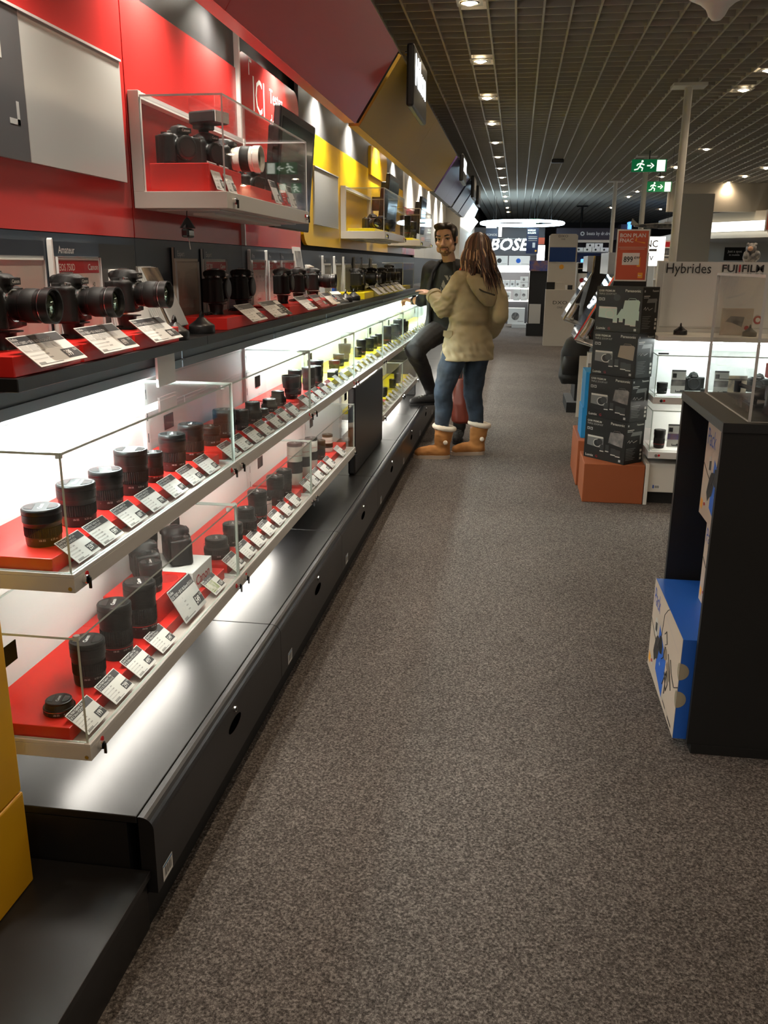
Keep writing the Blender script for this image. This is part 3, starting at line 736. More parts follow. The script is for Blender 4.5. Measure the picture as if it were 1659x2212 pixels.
# ------------------------------------------------------------------ camera bodies
def camera_proto(name, label, cap=True, lens=None, word='Canon', flash=False, grip=False):
    """local frame: lens axis along +x at z = 0, width along y"""
    t = thing(name, label, 'camera', (0, 0, 0))
    b = MB()
    hw = .066
    b.loft([((0, 0, -.048), (.026, 0, 0), (0, hw, 0)), ((0, 0, -.044), (.029, 0, 0), (0, hw + .002, 0)), ((0, 0, .03), (.029, 0, 0), (0, hw + .002, 0)), ((-.002, 0, .036), (.026, 0, 0), (0, hw, 0))], 'camera_skin', 28)
    b.box(-.026, .022, -hw, hw, -.046, .034, 'camera_skin'); b.box(-.03, .0, -.045, .045, -.03, .03, 'camera_skin')
    b.cyl((.024, -.047, -.046), (.024, -.049, .026), .021, .017, 18, 'camera_skin'); b.ball((.022, -.048, .028), (.02, .02, .012), 'camera_skin')
    b.cyl((.0, 0, -.002), (.036, 0, -.002), .036, .034, 28, 'camera_skin')
    b.loft([((-.004, 0, .02), (.034, 0, 0), (0, .036, 0)), ((.0, 0, .045), (.034, 0, 0), (0, .030, 0)), ((.004, 0, .060), (.032, 0, 0), (0, .022, 0)), ((.002, 0, .064), (.024, 0, 0), (0, .016, 0))], 'camera_skin', 18)
    b.box(.02, .043, -.019, .019, .040, .056, 'camera_skin')
    b.cyl((-.03, 0, .042), (-.03, 0, .056), .014, n=16, m='camera_skin'); b.cyl((-.036, 0, .046), (-.026, 0, .046), .016, n=16, m='camera_skin')
    b.ball((0, .064, .03), (.02, .006, .008), 'camera_skin')
    if grip: b.loft([((0, 0, -.09), (.027, 0, 0), (0, hw, 0)), ((0, 0, -.044), (.028, 0, 0), (0, hw, 0))], 'camera_skin', 28); b.box(-.024, .022, -hw, hw, -.088, -.04, 'camera_skin')
    body = organic(b, 'body', .0026, t, 4, mats=['camera_skin'])
    b = MB(); b.cyl((-.005, -.045, .036), (-.005, -.045, .043), .011, n=24, m='camera_grey'); b.build('mode_dial', t)
    b = MB(); b.cyl((.024, -.048, .036), (.026, -.048, .044), .0075, n=18, m='silver'); b.build('shutter_button', t)
    b = MB(); b.box(-.012, .012, -.009, .009, .064, .0665, 'silver'); b.box(-.01, .012, -.006, .006, .0665, .068, 'black_matte'); b.build('hot_shoe', t)
    b = MB(); b.box(.0433, .0438, -.019, .019, .041, .055, 'camera_grey'); b.text(word, .0105, 'paper', frame((.0438, 0, .0445), (0, 1, 0), (0, 0, 1)), 'c', True, .0006); b.build('name_plate', t)
    b = MB(); X = M.Rotation(R(90), 4, 'Y')
    b.lathe([(.033, .034), (.033, .038), (.029, .038)], 36, 'silver', X, cap=False); b.build('mount_ring', t)
    if cap:
        b = MB(); b.lathe([(.031, .036), (.035, .037), (.035, .046), (.032, .048), (.027, .0485)], 56, 'lens_black', X, rib=.03); b.lathe([(.026, .0487), (.026, .0492), (.0, .0492)], 30, 'camera_grey', X, cap=False); b.build('body_cap', t)
    if lens:
        r, L = lens
        b = MB()
        b.lathe([(r * .84, .036), (r * .86, .044), (r * .9, .05), (r * .9, .036 + L * .25), (r * .94, .036 + L * .27), (r * .94, .036 + L * .72), (r, .036 + L * .75), (r, .036 + L), (r * .9, .036 + L), (r * .84, .036 + L * .9), (r * .62, .036 + L * .86)], 44, 'lens_black', X, cap=False)
        lb = b.build('lens_barrel', t)
        b = MB(); b.lathe([(r * .945, .036 + L * .30), (r * .975, .036 + L * .32), (r * .975, .036 + L * .62), (r * .945, .036 + L * .64)], 80, 'lens_rubber', X, rib=.022, cap=False); b.build('zoom_ring', lb)
        b = MB(); b.lathe([(r * 1.003, .036 + L * .77), (r * 1.003, .036 + L * .785)], 44, 'silver', X, cap=False); b.build('trim_ring', lb)
        b = MB()
        for a, s in ((-70, '18'), (-45, '35'), (-20, '55'), (60, 'IS')):
            T = frame((.046 + L * .2, r * .905 * math.sin(R(a)), r * .905 * math.cos(R(a))), (0, math.cos(R(a)), -math.sin(R(a))), (1, 0, 0)); b.text(s, .007, 'paper', T, 'c', False, .0005)
        b.build('focal_marks', lb)
        b = MB(); b.lathe([(r * .74, .036 + L * .875), (r * .5, .036 + L * .91), (r * .25, .036 + L * .925), (0, .036 + L * .93)], 32, 'lens_glass', X, cap=False); b.build('front_glass', lb)
        b = MB(); b.lathe([(r * .74, .036 + L * .80), (r * .40, .036 + L * .74), (0, .036 + L * .72)], 32, 'black_gloss', X, cap=False); b.build('inner_glass', lb)
    if flash:
        b = MB(); b.cyl((0, 0, .066), (0, 0, .076), .016, n=16, m='camera_skin'); b.box(-.022, .022, -.03, .03, .074, .10, 'camera_skin'); b.build('flash_unit', t, bevel=.004)
        b = MB(); b.box(-.03, .075, -.037, .037, .088, .126, 'camera_skin'); h = b.build('flash_head', t, bevel=.006)
        b = MB(); b.box(.075, .077, -.034, .034, .091, .123, 'light_print'); b.build('flash_window', h)
    return t
def move(o, loc, rz=0, label=None, grp=None): 
    o.location = loc; o.rotation_euler = (0, 0, R(rz)); ORG[o.name] = V(loc)
    if label: o['label'] = label
    if grp: o['group'] = grp
    return o
CZ = 1.362
camA = camera_proto('camera', 'x', False, (.0355, .088))
camB = camera_proto('camera', 'x', True)
camN = camera_proto('camera', 'x', False, (.034, .105), 'Nikon')
G1 = 'cameras on the black counter'
CAMS = [(1.69, 0), (1.985, 0), (2.285, 0)]
move(camA, (-1.05, 1.69, CZ), 0, 'black camera with zoom lens on the counter, nearest to the left frame edge', G1)
dup(camA, (-1.05, 1.985, CZ - .004), 0, 'black camera with zoom lens on the counter, in front of the board reading Amateur', G1)
dup(camA, (-1.045, 2.285, CZ + .004), 0, 'black camera with zoom lens on the counter, in front of the brochure rack', G1)
move(camB, (-1.045, 3.02, CZ), R(0), 'capped camera body on the counter, nearer of the pair at the Expert boards', G1)
dup(camB, (-1.045, 3.32, CZ), 0, 'capped camera body on the counter, farther of the pair at the Expert boards', G1)
dup(camB, (-1.045, 3.93, CZ), 0, 'capped camera body on the counter, first at the Pro boards', G1)
dup(camB, (-1.045, 4.22, CZ), 0, 'capped camera body on the counter, second at the Pro boards', G1)
dup(camA, (-1.05, 4.55, CZ), 0, 'black camera with lens on the counter, last on the red blocks', G1)
dup(camB, (-1.03, 5.72, CZ - .005), 0, 'capped camera body on the yellow block, nearest one', G1)
move(camN, (-1.05, 6.0, CZ - .005), 0, 'camera with ribbed lens on the yellow block, second from near end', G1)
dup(camN, (-1.05, 6.45, CZ - .005), 0, 'camera with ribbed lens on the yellow block, third from near end', G1)
dup(camN, (-1.04, 6.9, CZ - .005), 0, 'camera with ribbed lens on the yellow block, fourth from near end', G1)
dup(camB, (-1.04, 7.3, CZ + .02), 0, 'large camera body on the yellow block, beside the counter glass box', G1)
# security posts carrying the cameras
def post(y, label, z0=1.2735, x=-1.045):
    t = thing('camera_stand', label, 'display stand', (x, y, z0), 'security stands on the counter')
    b = MB(); b.lathe([(.026, 0), (.0245, .003), (.0225, .012), (.0265, .036)], 20, 'black_satin', M.Translation((x, y, z0))); b.box(x - .02, x + .03, y - .026, y + .026, z0 + .034, z0 + .0375, 'black_satin'); b.build('post', t)
    b = MB(); b.tube([(x - .012 + .012 * math.cos(i * .9), y - .02 - i * .003, z0 + .004 + .005 * math.sin(i * .9)) for i in range(26)], .0022, 'black_matte', 6); b.build('coiled_cord', t)
for i, y in enumerate((1.69, 1.985, 2.285, 3.02, 3.32, 3.93, 4.22, 4.55, 5.72, 6.0, 6.45, 6.9, 7.3)):
    post(y, 'black security stand holding up a camera on the counter, ' + ORD[i] + ' from the near end')
# red and yellow blocks on the counter
for i, (y0, y1, c) in enumerate(((1.55, 1.815, 'red'), (1.83, 2.09, 'red'), (2.105, 2.40, 'red'), (2.83, 3.19, 'red'), (3.20, 3.47, 'red'), (3.66, 4.06, 'red'), (4.07, 4.36, 'red'), (4.37, 4.66, 'red'), (5.55, 5.90, 'yellow'), (5.91, 6.25, 'yellow'), (6.26, 6.68, 'yellow'), (6.69, 7.1, 'yellow'), (7.11, 7.46, 'yellow'))):
    riser(-1.12, -.945, y0, y1, 1.2333, 1.2735, c + '_block', c + ' block on the counter under a camera, ' + ORD[i] + ' from the near end', 'coloured blocks on the counter')
gb = 'large price cards on the counter'
def counter_card(y, price, label, l1, l2, **kw): return price_card(y, 1.252, price, label, l1, l2, w=.19, h=.088, x=-.905, grp=gb, cols=5, **kw)
counter_card(1.675, '399', 'big price card reading 399 on the counter, in front of the nearest camera', 'Reflex', 'EOS 1200D + EF-S 18-55 f/3.5-5.6 DC')
counter_card(1.945, '699', 'big price card reading 699 on the counter, in front of the second camera', 'Reflex', 'EOS 750D + EF-S 18-55 IS STM')
counter_card(2.235, '899', 'big price card reading 899 on the counter, in front of the third camera', 'Reflex', 'EOS 760D + EF-S 18-135 IS STM')
counter_card(3.09, '1034', 'big white price card on the counter in front of the capped camera pair, nearer', 'Reflex', 'EOS 70D nu', base='white')
counter_card(3.38, '1799', 'big white price card on the counter in front of the capped camera pair, farther', 'Reflex', 'EOS 7D Mark II nu', base='white')
price_card(3.515, 1.252, '99', 'black and white striped card hanging beside the farther big white card', 'GARANTIE', 'NOS EXPERTS', w=.07, h=.085, x=-.905, grp=gb, base='kit_black', field='paper')
counter_card(3.93, '1749', 'big price card on the counter in front of the first Pro camera', 'Reflex', 'EOS 6D nu')
counter_card(4.2, '2499', 'red price card on the counter in front of the second Pro camera', 'Reflex', 'EOS 5D nu', base='red_print')
counter_card(4.47, '3599', 'pale brown price card on the counter in front of the last red-block camera', 'Reflex', 'EOS 5DS', base='box_tan')
price_card(4.70, 1.252, '99', 'black striped card leaning on the counter behind the pale brown card', 'GARANTIE', 'NOS EXPERTS', w=.10, h=.088, x=-.91, grp=gb, base='kit_black', field='paper', rz=R(-20))
for i, y in enumerate((5.98, 6.22, 6.48, 6.74, 7.0, 7.24)):
    counter_card(y, ('399', '499', '749', '899', '999', '1399')[i], 'price card on the counter edge before the yellow blocks, ' + ORD[i] + ' from the near end', 'Reflex', 'D3300 + 18-55', base='paper' if i % 2 else 'light_print')
# round alarm pucks
def puck(x, y, z, label, m='black_satin'):
    t = thing('alarm_puck', label, 'alarm puck', (x, y, z), 'alarm pucks')
    T = M.Translation((x, y, z)); b = MB(); b.lathe([(.040, 0), (.0415, .004), (.041, .022), (.039, .026), (.030, .032), (.019, .040), (.013, .047), (.008, .050)], 28, m, T); k = b.build('base', t)
    b = MB(); b.tube([(x, y - .008, z + .044), (x, y - .009, z + .056), (x, y, z + .066), (x, y + .009, z + .056), (x, y + .008, z + .044)], .0045, m, 8); b.build('loop', k)
    return t
pk = puck(-.985, 2.70, 1.2333, 'black round alarm puck on the counter, beside the white brochure rack')
puck(-.985, 5.12, 1.2333, 'black round alarm puck on the counter before the yellow blocks, nearer of two')
puck(-.985, 5.38, 1.2333, 'black round alarm puck on the counter before the yellow blocks, farther of two')
puck(-.975, 2.445, 1.2333, 'black alarm puck half hidden behind the third big price card')
# header boards behind the cameras
def board(y0, y1, head, label, strip=None, body='white', post_=True, grp='header boards behind the cameras', zt=1.497):
    t = thing('header_board', label, 'sign board', (-1.13, (y0 + y1) / 2, 1.2333), grp)
    b = MB(); b.box(-1.146, -1.138, y0, y1, 1.2333, zt, body); b.build('backing', t)
    b = MB(); b.box(-1.138, -1.135, y0, y1, zt - .035, zt, 'navy'); T = frame((-1.1348, y0 + .022, zt - .028), (0, 1, 0), (0, 0, 1)); b.text(head, .026, 'light_print', T, sx=.9); b.build('header_strip', t)
    if post_:
        b = MB(); b.prism([(y0 - .007, 1.2333), (y0, 1.2333), (y0, zt + .004), (y0 - .002, zt + .008), (y0 - .006, zt + .004), (y0 - .007, zt - .01)], 0, .013, 'alu_bright', T=frame((-1.148, 0, 0), (0, 1, 0), (0, 0, 1))); b.build('side_post', t)
    if strip and strip != 'N':
        b = MB(); T = frame((-1.1345, y0 + .01, 1.24), (0, 1, 0), (0, 0, 1)); w = y1 - y0 - .02; b.box(0, w, 0, .215, -.001, 0, 'paper', T); b.rect(0, w, .18, .212, 'red_print', T)
        b.text(strip, .024, 'paper', T @ M.Translation((.008, .187, 0)), 'l', True, .0006, .8); b.text('Canon', .022, 'paper', T @ M.Translation((w - .006, .188, 0)), 'r', True, .0006)
        for i in range(4):
            b.text(('24,2', 'AF', 'Wi-Fi', 'HD')[i], .016, 'ink', T @ M.Translation((.012 + i * w * .25, .145, 0)), lift=.0005, sx=.7); b.rect(.012 + i * w * .25, .012 + i * w * .25 + .03, .13, .135, 'light_print', T, .0005)
        b.text('Canon', .02, 'red_print', T @ M.Translation((w / 2, .05, 0)), 'c', True, .0006); b.build('spec_sheet', t)
        b = MB(); b.box(-1.1345, -1.128, y0 + .006, y1 - .006, 1.236, 1.46, 'plexi', edge='plexi_edge'); b.build('clear_pocket', t)
    else:
        b = MB(); b.box(-1.138, -1.131, y0 + .006, y1 - .006, 1.236, zt - .045, 'plexi', edge='plexi_edge'); b.build('clear_pocket', t)
board(1.70, 2.045, 'Amateur', 'header board reading Amateur with an empty pocket, at the left frame edge', post_=False)
board(2.09, 2.335, 'Amateur', 'header board reading Amateur with a red-topped spec sheet', 'EOS 750D')
b = MB(); b.box(-1.146, -1.138, 2.34, 2.575, 1.2333, 1.497, 'black_satin'); tag(b.build('header_board'), 'plain black header board behind the near brochure rack', 'sign board', 'header boards behind the cameras')
board(2.885, 3.11, 'Expert', 'header board reading Expert with an empty tan pocket', body='box_tan', post_=False)
board(3.165, 3.42, 'Expert', 'header board reading Expert with a red-topped spec sheet', 'EOS 70D', post_=False)
board(3.75, 3.97, 'Pro', 'header board reading Pro, nearest of the three', 'EOS 7D')
board(4.015, 4.235, 'Pro', 'header board reading Pro, middle of the three', 'EOS 6D')
board(4.24, 4.5, 'Pro', 'header board reading Pro, farthest of the three', 'EOS 5D', post_=False)
for i, (a, c) in enumerate(((5.22, 5.44), (5.56, 5.78), (5.86, 6.12), (6.26, 6.5), (6.56, 6.84), (7.0, 7.26))):
    board(a, c, 'Pro' if i > 1 else 'Am', 'narrow pale header board behind the yellow blocks, ' + ORD[i] + ' from the near end', 'N', 'white' if i != 1 else 'plate_white', zt=1.485)
b = MB(); b.T = M.Translation((-1.10, 4.60, 1.2333)) @ M.Rotation(R(-8), 4, 'Y'); b.box(-.01, 0, -.075, .075, 0, .30, 'plate_white'); b.box(0, .001, -.062, .062, .02, .28, 'photo_dark')
tag(b.build('info_sign', bevel=.002), 'tilted framed info sign behind the last red-block camera', 'sign board')
# brochure racks
def rack(x, y, w, label, fm, tilt, n, h=.2, first='photo_mix', rz=0):
    t = thing('brochure_rack', label, 'brochure rack', (0, 0, 0), 'brochure racks')
    Q = M.Rotation(tilt, 4, 'Y')
    Q = M.Translation((0, 0, .056 * math.sin(-tilt) + .0004)) @ Q
    b = MB(Q); b.box(-.055, -.05, -w / 2, w / 2, .002, h + .03, fm); b.box(.0, .005, -w / 2, w / 2, .002, h * .7, fm); b.box(-.055, .005, -w / 2, w / 2, 0, .004, fm); b.build('holder', t)
    for i in range(n):
        b = MB(Q); xx = -.048 + i * .0062; b.box(xx, xx + .005, -w / 2 + .004, w / 2 - .006, .010, h + .02 - i * .004, ('paper', first)[i == n - 1]); k = b.build('brochure', t)
        if i == n - 1:
            T = Q @ frame((xx + .0052, -w / 2 + .004, .006), (0, 1, 0), (0, 0, 1)); b = MB(); b.rect(0, w * .95, h * .62, h * .72, 'red_print', T); b.rect(w * .1, w * .6, h * .40, h * .46, 'red_print', T, .0005); b.build('cover_print', k)
    t.location = (x, y, 1.2333); t.rotation_euler = (0, 0, rz); ORG[t.name] = V(t.location)
    return t
rack(-1.075, 2.45, .135, 'brochure rack with red-white leaflets behind the third camera', 'white', R(-10), 6, .185)
rk = rack(-1.04, 2.655, .125, 'leaning white brochure rack full of magazines between the third camera and the Expert boards', 'white', R(-24), 7, .20, 'photo_tan')
b = MB(M.Rotation(R(-24), 4, 'Y')); b.box(.006, .0075, -.062, .062, .002, .155, 'paper'); T = frame((.0077, -.05, .09), (0, 1, 0), (0, 0, 1)); b.text('TOUTES', .016, 'ink', T, 'l', True); b.text('LES INFOS', .015, 'red_print', T @ M.Translation((0, -.018, 0)), 'l', True); b.rect(.0, .02, -.06, -.035, 'ink', T)
b.build('front_leaflet', rk)
rk.rotation_euler = (0, 0, 0)
rack(-1.06, 4.86, .12, 'small brochure rack with a beige leaflet before the yellow blocks', 'plate_white', R(-12), 4, .19, 'box_tan')
b = MB(); b.box(-1.0, -.985, 4.80, 4.86, 1.2333, 1.36, 'box_blue'); tag(b.build('leaflet', bevel=.001), 'blue leaflet standing on the counter beside the far lens', 'leaflet')
# ------------------------------------------------------------------ wall display cases with cameras, screens
def display(y0, y1, label, back=None):
    t = thing('display_case', label, 'display case', (-1.0, (y0 + y1) / 2, 1.605), 'wall display cases')
    b = MB(); b.box(-1.148, -.858, y0, y1, 1.605, 1.652, 'alu'); b.box(-1.1, -.9, y0 + .05, y1 - .05, 1.600, 1.605, 'plate_white'); tr = b.build('tray', t, bevel=.0012)
    b = MB(); b.box(-1.148, -1.115, y0, y0 + .02, 1.652, 1.93, 'alu'); b.box(-1.148, -1.115, y1 - .02, y1, 1.652, 1.93, 'alu'); b.box(-1.148, -1.12, y0 + .02, y1 - .02, 1.91, 1.93, 'alu_bright'); b.build('back_frame', t, bevel=.001)
    b = pane_box(-1.114, -.863, y0 + .004, y1 - .004, 1.653, 1.918, 'plexi', 'plexi_edge'); b.build('clear_cover', t)
    lockset(t, -.858, y0 + .06, 1.628, 0); lockset(t, -.858, y1 - .05, 1.628, -1)
    b = MB(); b.box(-1.02, -.95, y0 + .15, y1 - .1, 1.592, 1.5995, 'cream'); b.build('underside_lamp', t)
    return t
display(2.62, 3.67, 'large clear display case on the red wall holding cameras on red blocks')
display(5.81, 6.85, 'clear display case on the yellow wall, nearer of the two with yellow base')
display(7.95, 8.98, 'clear display case on the yellow wall, farther of the two with yellow base')
riser(-1.11, -.925, 2.66, 2.98, 1.6525, 1.735, 'red_block', 'tall red block at the near end of the red display case')
riser(-1.11, -.90, 3.0, 3.26, 1.6525, 1.70, 'red_block', 'middle red block in the red display case, carrying the white lens')
riser(-1.11, -.93, 3.28, 3.6, 1.6525, 1.68, 'red_block', 'low red block at the far end of the red display case')
riser(-1.11, -.93, 5.85, 6.8, 1.6525, 1.672, 'yellow_block', 'long flat yellow base in the nearer yellow display case')
riser(-1.11, -.93, 7.99, 8.94, 1.6525, 1.672, 'yellow_block', 'long flat yellow base in the farther yellow display case')
camF = camera_proto('camera', 'x', True, flash=True)
camW = camera_proto('camera', 'x', False, (.043, .10), grip=True)
G2 = 'cameras in the wall display cases'
dup(camB, (-1.045, 2.72, 1.7845), -28, None)
o = COL.objects[-1]
o = [x for x in COL.objects if x.parent is None and x.name.startswith('camera.') and abs(x.location.z - 1.7845) < 1e-4][0]; move(o, (-1.045, 2.74, 1.7845), -38, 'capped camera body at the near end of the red display case', G2)
move(camF, (-1.02, 2.90, 1.785), -20, 'camera with a tall flash unit in the red display case', G2)
move(camW, (-1.03, 3.12, 1.795), 0, 'camera with a pale telephoto lens in the red display case', G2)
for c in camW.children:
    if c.name.startswith('lens_barrel'):
        for s in c.material_slots:
            if s.material == MATS['lens_black']: c.data.materials[0] = MATS['lens_white']
dup(camB, (-1.03, 3.42, 1.7305), R(-25), 'capped camera body at the far end of the red display case', G2)
dup(camA, (-1.03, 6.35, 1.7215), R(-60), 'camera with lens in the nearer yellow display case, nearer one', G2)
dup(camA, (-1.01, 6.62, 1.7215), R(-40), 'camera with lens in the nearer yellow display case, farther one', G2)
make_lens(-1.03, 8.25, 1.6725, .05, .20, 'tall black lens in the farther yellow display case, nearer one', 'tall')
make_lens(-1.0, 8.55, 1.6725, .045, .16, 'tall black lens in the farther yellow display case, farther one', 'std')
for i, (y, p) in enumerate(((2.715, '1034'), (2.83, '1799'), (3.31, '2499'), (3.44, '1749'), (3.55, '899'))):
    c = price_card(y, 1.662, p, 'upright price card in the red display case, ' + ORD[i] + ' from the near end', 'Reflex', 'EOS nu', w=.085, h=.085, x=-.885 if i > 1 else -.905, grp='price cards in the red display case', base='light_print' if i != 3 else 'red_print')
    c.rotation_euler = (0, R(32), 0)
# screens on wall arms
def screen(c, w, h, tilt, m, label, rz=0):
    t = thing('wall_screen', label, 'screen', (0, 0, 0))
    Q = M.Rotation(R(tilt), 4, 'Y')
    b = MB(Q); b.box(-.03, 0, -w / 2, w / 2, -h / 2, h / 2, 'black_satin'); b.box(-.075, -.03, -w * .36, w * .36, -h * .36, h * .36, 'black_satin'); b.build('case', t, bevel=.006)
    b = MB(Q); b.box(0, .0015, -w / 2 + .035, w / 2 - .035, -h / 2 + .045, h / 2 - .035, m); b.build('display', t)
    b = MB(); b.box(-.16, -.05, -.03, .03, -.05, .05, 'black_satin'); b.build('wall_arm', t)
    t.location = c; t.rotation_euler = (0, 0, R(rz)); ORG[t.name] = V(c)
screen((-.985, 3.985, 1.825), .62, .47, 5, 'screen_dark', 'large dark screen on the wall beyond the red display case')
screen((-.99, 7.12, 1.90), .56, .40, 5, 'screen_teal', 'small teal-lit screen behind the yellow display cases')
screen((-1.0, 9.5, 1.93), .5, .36, 5, 'screen_dark', 'far dark screen beyond the farther yellow display case')
# tethered alarm tag hanging under the red case
t = thing('hanging_alarm_tag', 'black alarm tag hanging on a cord below the red display case', 'alarm tag', (-1.0, 2.66, 1.522))
b = MB(); b.box(-1.012, -.988, 2.632, 2.686, 1.522, 1.548, 'black_gloss'); b.build('tag_body', t, bevel=.006)
b = MB(); b.lathe([(.024, 1.549), (.020, 1.556), (.009, 1.574), (.004, 1.58)], 14, 'black_gloss', M.Translation((-1.0, 2.659, 0))); b.build('cone', t)
b = MB(); b.tube([(-1.0, 2.659, 1.578), (-1.0, 2.657, 1.59), (-1.0, 2.66, 1.5995)], .0015, 'black_matte', 6); b.tube([(-1.0, 2.665, 1.522), (-1.0, 2.668, 1.505), (-1.0, 2.674, 1.488)], .0015, 'light_print', 6); b.build('cord', t)
# clear box standing on the counter behind the yellow cameras
t = thing('counter_case', 'clear plastic case with two dark binoculars on the counter beyond the yellow blocks', 'display case', (-1.05, 7.85, 1.2333))
pane_box(-1.13, -.95, 7.5, 8.3, 1.2345, 1.46, 'plexi', 'plexi_edge').build('clear_cover', t)
riser(-1.11, -.97, 7.53, 8.2, 1.2335, 1.265, 'yellow_block', 'yellow block inside the clear counter case')
def binocular(x, y, z, label):
    t = thing('binoculars', label, 'binoculars', (x, y, z), 'binoculars in the counter case')
    for s in (-1, 1):
        b = MB(); T = M.Translation((x, y + s * .032, z)); b.lathe([(.028, 0), (.028, .05), (.022, .07), (.024, .11), (.018, .115), (.018, .14), (.015, .145)], 20, 'lens_black', T); b.build('barrel', t)
    b = MB(); b.box(x - .012, x + .012, y - .02, y + .02, z + .05, z + .10, 'lens_black'); b.build('bridge', t)
binocular(-1.04, 7.72, 1.2655, 'nearer dark binoculars in the clear counter case'); binocular(-1.04, 8.0, 1.2655, 'farther dark binoculars in the clear counter case')
# the boxed things in the lower showcase
b = MB(); b.box(-1.10, -.942, 2.12, 2.345, ZL + .0005, .552, 'red_block'); rb = b.build('red_box', bevel=.0015)
tag(rb, 'red box with a black lens on top in the lower showcase', 'box')
b = MB(); b.lathe([(.0, .5524), (.036, .5524)], 30, 'red_panel', M.Translation((-.982, 2.285, 0)), cap=False); b.build('round_hole', rb)
make_lens(-.985, 2.19, .5535, .032, .085, 'black lens standing on the red box in the lower showcase', 'std')
b = MB(); b.box(-1.10, -.925, 2.35, 2.52, ZL + .0005, .548, 'white'); wb = b.build('white_box', bevel=.001); tag(wb, 'white camera carton with red lettering in the lower showcase', 'box')
b = MB(); b.text('Canon', .045, 'red_print', frame((-.9248, 2.435, .497), (0, 1, 0), (0, 0, 1)), 'c', True); b.build('lettering', wb)
o = dup(camB, (-1.055, 2.29, .6015), R(35), 'capped camera body on the red box in the lower showcase', 'cameras in the lower showcase')
o = dup(camB, (-1.02, 2.455, .5975), R(35), 'capped camera body on the white carton in the lower showcase', 'cameras in the lower showcase')
t = thing('flash_pack', 'yellow blister pack with a small camera in the lower yellow showcase', 'box', (-.93, 5.86, ZL))
b = MB(); b.box(-.945, -.935, 5.84, 5.97, ZL + .0005, .645, 'photo_green'); b.build('card', t)
for y in (5.875, 5.925):
    b = MB(); b.cyl((-.935, y, .615), (-.932, y, .615), .018, n=20, m='ink'); b.cyl((-.932, y, .615), (-.931, y, .615), .009, n=16, m='light_print'); b.build('window', t)
b = MB(); b.box(-.97, -.93, 4.52, 4.62, ZU + .0005, .895, 'kit_black'); b.box(-.97, -.93, 4.52, 4.62, .895, .903, 'white'); tag(b.build('small_box'), 'small black and white box behind the red price card in the upper row', 'box')
# ------------------------------------------------------------------ black open cabinet with clear cover (front right)
t = thing('black_cabinet', 'tall black open-sided cabinet at the right frame edge with cartons inside', 'cabinet', (.95, 2.8, 0))
b = MB(); b.box(.585, 1.6, 2.49, 3.13, 1.005, 1.033, 'black_satin'); b.build('top_board', t, bevel=.0015)
b = MB(); b.box(.588, 1.6, 2.495, 2.515, .03, 1.004, 'black_matte'); b.build('near_panel', t)
b = MB(); b.box(.60, 1.6, 2.49, 3.13, 0, .03, 'black_matte'); b.build('base_plinth', t)
b = MB(); b.box(.588, 1.6, 3.10, 3.125, .03, 1.004, 'black_matte'); b.build('far_panel', t)
b = MB(); b.box(.98, 1.0, 2.516, 3.099, .03, 1.004, 'black_matte'); b.build('back_panel', t)
t = thing('clear_cover', 'clear acrylic cover standing on the black cabinet over dark gadgets', 'display case', (.95, 2.8, 1.033))
pane_box(.655, 1.55, 2.515, 3.105, 1.0335, 1.43, 'plexi', 'plexi_edge', t=.008, back=True).build('panes', t)
def drone(x, y, z, s, label, rz=0):
    t = thing('camera_drone', label, 'drone', (0, 0, 0), 'drones under the clear cover')
    b = MB(); b.loft([((-.055, 0, .018), (0, .012, 0), (0, 0, .008)), ((-.04, 0, .022), (0, .026, 0), (0, 0, .018)), ((.01, 0, .024), (0, .034, 0), (0, 0, .022)), ((.05, 0, .02), (0, .024, 0), (0, 0, .014)), ((.06, 0, .018), (0, .01, 0), (0, 0, .006))], 'black_satin', 18); b.build('body', t)
    for sx in (-1, 1):
        for sy in (-1, 1):
            b = MB(); b.tube([(sx * .02, sy * .02, .03), (sx * .05, sy * .06, .04), (sx * .065, sy * .085, .045)], [.009, .007, .009], 'black_satin', 8); b.cyl((sx * .065, sy * .085, .02), (sx * .065, sy * .085, .058), .011, n=14, m='black_satin'); a = b.build('arm', t)
            b = MB(); T = M.Translation((sx * .065, sy * .085, .060)) @ M.Rotation(R(40 * sx + 70 * sy), 4, 'Z')
            b.prism([(-.06, -.004), (-.02, -.009), (0, -.004), (.02, -.004), (.06, -.002), (.06, .004), (.02, .009), (0, .004), (-.02, .004), (-.06, .002)], 0, .0015, 'camera_grey', T); b.build('propeller', a)
    b = MB(); b.ball((.058, 0, .004), .013, 'black_gloss'); b.cyl((.068, 0, .004), (.073, 0, .004), .007, n=14, m='chrome'); b.build('camera_eye', t)
    t.location = (x, y, z); t.scale = (s, s, s); t.rotation_euler = (0, 0, R(rz)); ORG[t.name] = V((x, y, z))
    return t
drone(.80, 2.86, 1.045, .95, 'black camera drone with folded propellers under the clear cover', 200)
b = MB(); b.box(.74, .90, 2.78, 2.95, 1.0335, 1.043, 'black_gloss'); tag(b.build('riser_plate', bevel=.002), 'flat dark base under the black camera drone', 'base')
t = thing('stabiliser', 'upright dark camera stabiliser under the clear cover at the right frame edge', 'stabiliser', (.76, 2.68, 1.0335))
b = MB(); b.loft([((.765, 2.68, 1.0335), (.03, 0, 0), (0, .03, 0)), ((.765, 2.68, 1.06), (.026, 0, 0), (0, .026, 0)), ((.765, 2.68, 1.12), (.022, 0, 0), (0, .022, 0)), ((.765, 2.68, 1.15), (.03, 0, 0), (0, .024, 0)), ((.765, 2.68, 1.19), (.03, 0, 0), (0, .024, 0))], 'lens_black', 18); b.build('handle', t)
b = MB(); b.box(.732, .738, 2.66, 2.69, 1.14, 1.18, 'red_print'); b.build('side_button', t)
